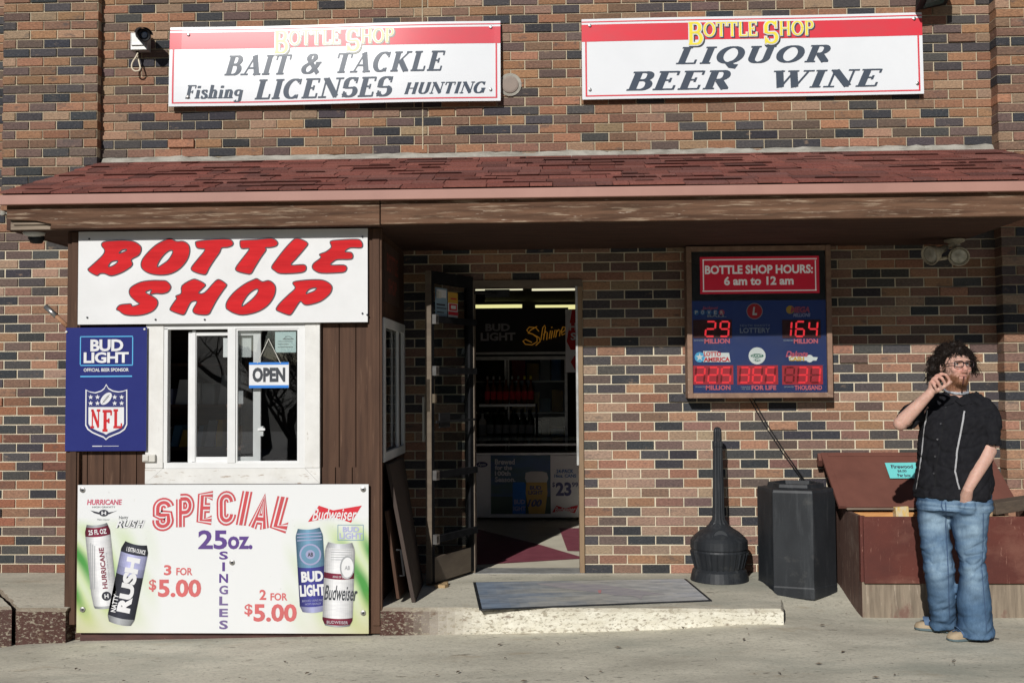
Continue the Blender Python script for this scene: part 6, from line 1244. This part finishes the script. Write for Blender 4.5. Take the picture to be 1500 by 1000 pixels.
while cnt < 3200:
    o, n_ = rr.choice(hv_); q = o-hc
    if q.dot(HF) > .048 and q.dot(HU) < .045: continue
    d = (n_*.75+V((0, 0, -.45))+V((rr.uniform(-1, 1), rr.uniform(-1, 1), rr.uniform(-1, 1)))*.55).normalized()
    strand(cu_, o-n_*.004, d, rr.uniform(.015, .045), rr.uniform(.0010, .0020), rr.uniform(.004, .009), 6, 3, .12); cnt += 1
for i in range(110):     # fringe over the forehead
    t = rr.uniform(-1, 1); o = hc+HL*.062*t+HF*(.082-.035*t*t)+HU*rr.uniform(.055, .085)
    strand(cu_, o, (V((0, 0, -.85))+HF*.35+HL*rr.uniform(-.6, .6)).normalized(), rr.uniform(.028, .050), rr.uniform(.0011, .002), .006, 7, 3, .05)
cu_.build('hair', K['hairmat'], man, smooth=True)
# --- glasses
gl = MB()
def lens_loop(s, k=1.): 
    e = hc+HF*(.112-.004)+HL*.0325*s-HU*.012
    return [e+HL*(.026*k*math.copysign(abs(math.cos(a))**.55, math.cos(a)))+HU*(.0165*k*math.copysign(abs(math.sin(a))**.55, math.sin(a)))-HF*.004*math.cos(a)*s for a in [2*math.pi*i/24 for i in range(24)]]
for s in (-1, 1):
    lp = lens_loop(s); gl.tube(lp+[lp[0], lp[1]], .0027, 6, caps=False)
    gl.tube([hc+HF*.100+HL*.058*s-HU*.006, hc+HF*.06+HL*.079*s-HU*.008, hc+HF*.0+HL*.086*s-HU*.012], .0025, 6)
gl.tube([hc+HF*.108-HL*.008-HU*.008, hc+HF*.113-HU*.005, hc+HF*.108+HL*.008-HU*.008], .0025, 6)
glo = gl.build('glasses', M('glassesframe', (.020, .010, .012), rough=.25), man, smooth=True)
for s in (-1, 1): MB().face(lens_loop(s, .97)).build('lens', K['glass'], glo)
# --- jeans
b = MB()
rings(b, [(Q(1398, 716), .188, .136), (Q(1398, 730), .204, .148), (Q(1398, 745, -.005), .210, .152), (Q(1398, 754, -.005), .150, .10)], U=BLt, F=BF)
def leg(pts): b.tube([Q(*p[:3]) for p in pts], [p[3]*(.945 if 760 < p[1] < 925 else .98) for p in pts], 22)
leg([(1370, 735, .03, .104), (1367.5, 770, .03, .090), (1370.5, 800, .02, .092), (1376, 835, .01, .095), (1380, 870, .04, .082), (1381.5, 895, .085, .082), (1382, 915, .12, .090)])
leg([(1420, 735, -.06, .112), (1420, 770, -.07, .108), (1423, 800, -.08, .088), (1426, 832, -.085, .079), (1426, 868, -.08, .094), (1428, 900, -.07, .100), (1428, 929, -.06, .110)])
ellipsoid(b, Q(1414, 741, -.115), [V((.066, 0, 0)), V((0, .078, 0)), V((0, 0, .062))])
jme = remesh(b, .007, 4, .5)
def ridge(x): return 1-abs(2*(x-math.floor(x))-1)
def jdisp(c, n):
    p = Q(1400, 735); z = c.z; d = 0
    hem = max(0, 1-(z-.0)/.26); knee = math.exp(-((z-.47)/.10)**2); top = math.exp(-((z-.82)/.09)**2)
    w1 = noise.noise(V((c.x*5, c.y*5, z*17+c.x*6))); w2 = noise.noise(V((c.x*9+3, c.y*9, z*30-c.x*9))); w3 = noise.noise(c*7)
    w1 = noise.noise(V((c.x*4, c.y*4, z*9+c.x*9))); d += .016*hem*w1+.010*hem*w2+.012*knee*w1+.007*knee*w2+.0028*top*math.sin(z*190+5*noise.noise(c*6))+.006*w3+.004*w1+.003*w2
    q1 = noise.noise(V((c.x*6+z*5, c.y*6, z*13-c.x*11))); q2 = noise.noise(V((c.x*9-z*7, c.y*9+4, z*16+c.x*13)))
    d -= (.0055*(.2+hem+knee+.4*top))*max(0, 1-abs(q1*4.5))+(.003*(.2+hem+knee))*max(0, 1-abs(q2*5))
    return n*d
def jcol(c, n):
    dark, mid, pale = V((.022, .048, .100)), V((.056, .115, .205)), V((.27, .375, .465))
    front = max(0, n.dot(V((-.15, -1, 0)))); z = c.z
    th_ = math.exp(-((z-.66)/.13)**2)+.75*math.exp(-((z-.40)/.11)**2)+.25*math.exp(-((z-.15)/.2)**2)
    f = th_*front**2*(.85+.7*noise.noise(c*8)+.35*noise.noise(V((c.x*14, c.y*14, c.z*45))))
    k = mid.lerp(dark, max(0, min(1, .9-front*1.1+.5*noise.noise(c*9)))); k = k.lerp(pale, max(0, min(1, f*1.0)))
    wh = math.exp(-((z-.80)/.07)**2)*max(0, noise.noise(V((c.x*7, c.y*7, z*85))))*front; k = k.lerp(pale, min(1, wh*1.8)); cr = noise.noise(V((c.x*11+z*9, c.y*8, z*24-c.x*12))); k = k*(1-.20*max(0, cr*2.2-.35))
    return k*(1+.12*noise.noise(V((c.x*160, c.y*160, c.z*40))))
den = M('denim', (1, 1, 1), (.80, .82, .86), (260, 260, 90), .35, .65, rough=.9, attr='Col', bump=.35, bscale=(300, 300, 200), bdist=.002, spec=.15)
jeans = finish(jme, 'jeans', den, jcol, jdisp)
jt = bvh(jme); M('seam', (.045, .085, .16), rough=.9); M('stitch', (.34, .27, .17), rough=.9)
def trail(tree_, pts, wd, mat, name, parent, lift=.0015, k=6):
    mb = MB(); sm = []
    for (a, c) in zip(pts, pts[1:]):
        for i in range(k): sm.append((a[0]+(c[0]-a[0])*i/k, a[1]+(c[1]-a[1])*i/k))
    sm.append(pts[-1]); hs = [cast(tree_, *p) for p in sm]; pr = None
    for i, (h, n) in enumerate(hs):
        t = (hs[min(i+1, len(hs)-1)][0]-hs[max(i-1, 0)][0]).normalized(); s = t.cross(n).normalized()*wd/2; q = (h+n*lift-s, h+n*lift+s)
        if pr and (q[0]-pr[0]).length < .08: mb.face((pr[0], pr[1], q[1], q[0]))
        pr = q
    return mb.build(name, mat, parent, smooth=True)
trail(jt, [(1385, 735), (1386, 750), (1385, 770), (1387, 800), (1389, 840), (1390, 880), (1391, 905)], .007, K['seam'], 'seam', jeans)
trail(jt, [(1440, 745), (1440, 790), (1438, 830), (1441, 870), (1444, 905), (1445, 925)], .006, K['seam'], 'seam', jeans)
trail(jt, [(1408, 716), (1412, 721.5), (1420, 724), (1428, 724.5), (1434, 722)], .010, K['seam'], 'pocket_edge', jeans, .004)
trail(jt, [(1380, 733), (1379, 741), (1382, 748)], .008, K['seam'], 'fly', jeans, .002)
# --- shirt
b = MB()
rings(b, [(Q(1396, 729), .214, .158), (Q(1396.5, 712), .214, .158), (Q(1397, 680), .206, .150), (Q(1399, 640), .206, .146), (Q(1401, 612), .210, .136), (Q(1402, 600), .196, .118), (Q(1402, 588), .150, .092), (Q(1402, 579), .098, .072), (Q(1402, 574), .075, .066)], U=BLt, F=BF)
b.tube([Q(1420, 588, -.03), shL+V((-.01, 0, .0)), Q(1450, 612, -.115), Q(1451, 636, -.12), Q(1450, 653, -.125)], [.07, .068, .066, .066, .068], 18)
b.tube([Q(1378, 590, .03), shR+V((.005, 0, 0)), shR.lerp(elR, .35), shR.lerp(elR, .78)], [.072, .066, .064, .066], 18)
sme = remesh(b, .007, 4, .5)
def sdisp(c, n):
    w1 = noise.noise(V((c.x*6, c.y*6, c.z*5))); w2 = noise.noise(V((c.x*16+c.z*7, c.y*14, c.z*9))); up_ = math.exp(-((c.z-1.36)/.09)**2)
    q1 = noise.noise(V((c.x*7+c.z*5, c.y*7, c.z*8-c.x*5))); q2 = noise.noise(V((c.x*12-c.z*9, c.y*10, c.z*7+2)))
    return n*(-.009*max(0, 1-abs(q1*6))-.006*max(0, 1-abs(q2*6))+.010*w1+.010*w2+.010*up_*noise.noise(V((c.x*24+c.z*18, c.y*20, c.z*26)))+.003*noise.noise(V((c.x*30, c.y*30, c.z*9))))
shirt = finish(sme, 'shirt', M('blackcloth', (.011, .011, .0135), (.016, .016, .0185), (40, 40, 40), rough=.9, bump=.2, bscale=(300, 300, 300), bdist=.001, spec=.1), None, sdisp)
st_ = bvh(sme); M('piping', (.36, .36, .37), rough=.8)
trail(st_, [(1358, 601), (1354, 630), (1351, 660), (1347, 690), (1342.5, 716)], .008, K['piping'], 'piping', shirt, .003); trail(st_, [(1413, 602), (1408, 630), (1402, 660), (1399, 690), (1403, 706), (1406, 716)], .009, K['piping'], 'piping', shirt, .003)
trail(st_, [(1386, 600), (1379, 640), (1372, 680), (1369, 722)], .004, M('placket', (.004, .004, .005), rough=.9), 'placket', shirt, .0015)
for p in ((1385, 596), (1378.5, 620), (1374, 643), (1370, 668), (1368.5, 693)):
    h, n = cast(st_, *p); MB().lathe([(.0065, 0), (.006, .003), (.003, .002), (0, .002)], h+n*.001, 12, n).build('button', M('buttonmat', (.05, .05, .055), rough=.2) if 'buttonmat' not in K else K['buttonmat'], shirt)
def flap(pts, nm='collar'):
    hs = [cast(st_, *p) for p in pts]; mb = MB(); q = [h+n*.010+V((0, 0, .0)) for h, n in hs]; mb.prism(q, -hs[0][1]*.004); return mb.build(nm, MATS['blackcloth'], shirt, bevel=.001, fix=True)
flap([(1388, 575), (1379, 582), (1383, 596), (1398, 590), (1391, 582)]); flap([(1411, 574), (1418, 579), (1424, 592), (1407, 595), (1399, 588)])
b = MB(); nk = Q(1401, 575, -.006)
lp = [nk+HL*.062*math.cos(a)+HF*.060*math.sin(a)+V((0, 0, .010-.018*math.sin(a))) for a in [2*math.pi*i/24 for i in range(25)]]; b.tube(lp, .009, 8, caps=False); b.build('undershirt', M('greyshirt', (.42, .44, .47), (.12, .13, .15), (60, 60, 60), .4, .6, rough=.9), man, smooth=True)
# --- sandals
M('tansole', (.42, .33, .22), (.33, .25, .16), (20, 20, 20), rough=.8); M('rubbersole', (.10, .14, .15), rough=.8); M('bluestrap', (.05, .10, .19), (.10, .16, .26), (20, 20, 20), rough=.8)
def sandal(h, t, label=None):
    d = V((t.x-h.x, t.y-h.y, 0)); L_ = d.length+.07; d.normalize(); s = V((-d.y, d.x, 0)); o = V((h.x, h.y, 0))-d*.05; z0 = gz(h.x, h.y)+.004
    prof = [(0, .026), (.08, .034), (.25, .036), (.45, .036), (.65, .045), (.82, .048), (.93, .038), (1.0, .014)]
    loop = [o+d*L_*a+s*w_ for a, w_ in prof]+[o+d*L_*a-s*w_*.95 for a, w_ in prof[::-1]]
    mb = MB(); mb.prism([V((p.x, p.y, z0)) for p in loop], (0, 0, .016)); sh_ = mb.build('shoe', K['rubbersole'], man, bevel=.004, fix=True)
    cen = sum((V((p.x, p.y, 0)) for p in loop), V())/len(loop)
    mb = MB(); vs = []
    for k, (w_, z) in enumerate(((1.0, .016), (1.0, .026), (.92, .046), (.70, .060), (.35, .066))):
        for p in loop:
            q = V((p.x, p.y, 0)); fr_ = (q-o).dot(d)/L_; hh = 1 if fr_ > .0 else 1; q = cen.lerp(q, w_); vs.append(V((q.x, q.y, z0+z*(1.0-.25*max(0, fr_-.6)/.4))))
    n = len(loop); mb.raw(vs, [(i*n+k, i*n+(k+1) % n, (i+1)*n+(k+1) % n, (i+1)*n+k) for i in range(4) for k in range(n)]+[tuple(range(4*n, 5*n))]); mb.build('upper', K['tansole'], sh_, smooth=True, fix=True)
    mb = MB()
    for a0, a1 in ((.62, .78),):
        for i in range(10):
            t0, t1 = -1+i*.2, -1+(i+1)*.2
            f = lambda a, t: o+d*L_*(a-.10*t*t)+s*.047*t+V((0, 0, z0+.030+.046*math.sqrt(max(0, 1-t*t*.98))))
            mb.face((f(a0, t0), f(a1, t0), f(a1, t1), f(a0, t1)))
    for i in range(6): mb.face([o+d*L_*(.56+.05*i)-s*.008+V((0, 0, z0+.070-.0035*i)), o+d*L_*(.61+.05*i)-s*.008+V((0, 0, z0+.0665-.0035*i)), o+d*L_*(.61+.05*i)+s*.008+V((0, 0, z0+.0665-.0035*i)), o+d*L_*(.56+.05*i)+s*.008+V((0, 0, z0+.070-.0035*i))])
    mb.build('strap', K['bluestrap'], sh_, smooth=True)
sandal(hR, tR); sandal(hL_, tL)
# --- cigarillo between the lips
b = MB(); c0_ = mo+HF*.0-HU*.004; c1_ = Q(1410.5, 562.5, -.17); b.tube([c0_, c0_.lerp(c1_, .5), c1_], [.0045, .005, .005], 10)
cg = b.build('cigarillo', M('tobacco', (.085, .025, .015), (.05, .018, .012), (60, 60, 60), rough=.8), smooth=True); tag(cg, "thin dark brown cigarillo hanging from the man's lips", 'cigarillo')
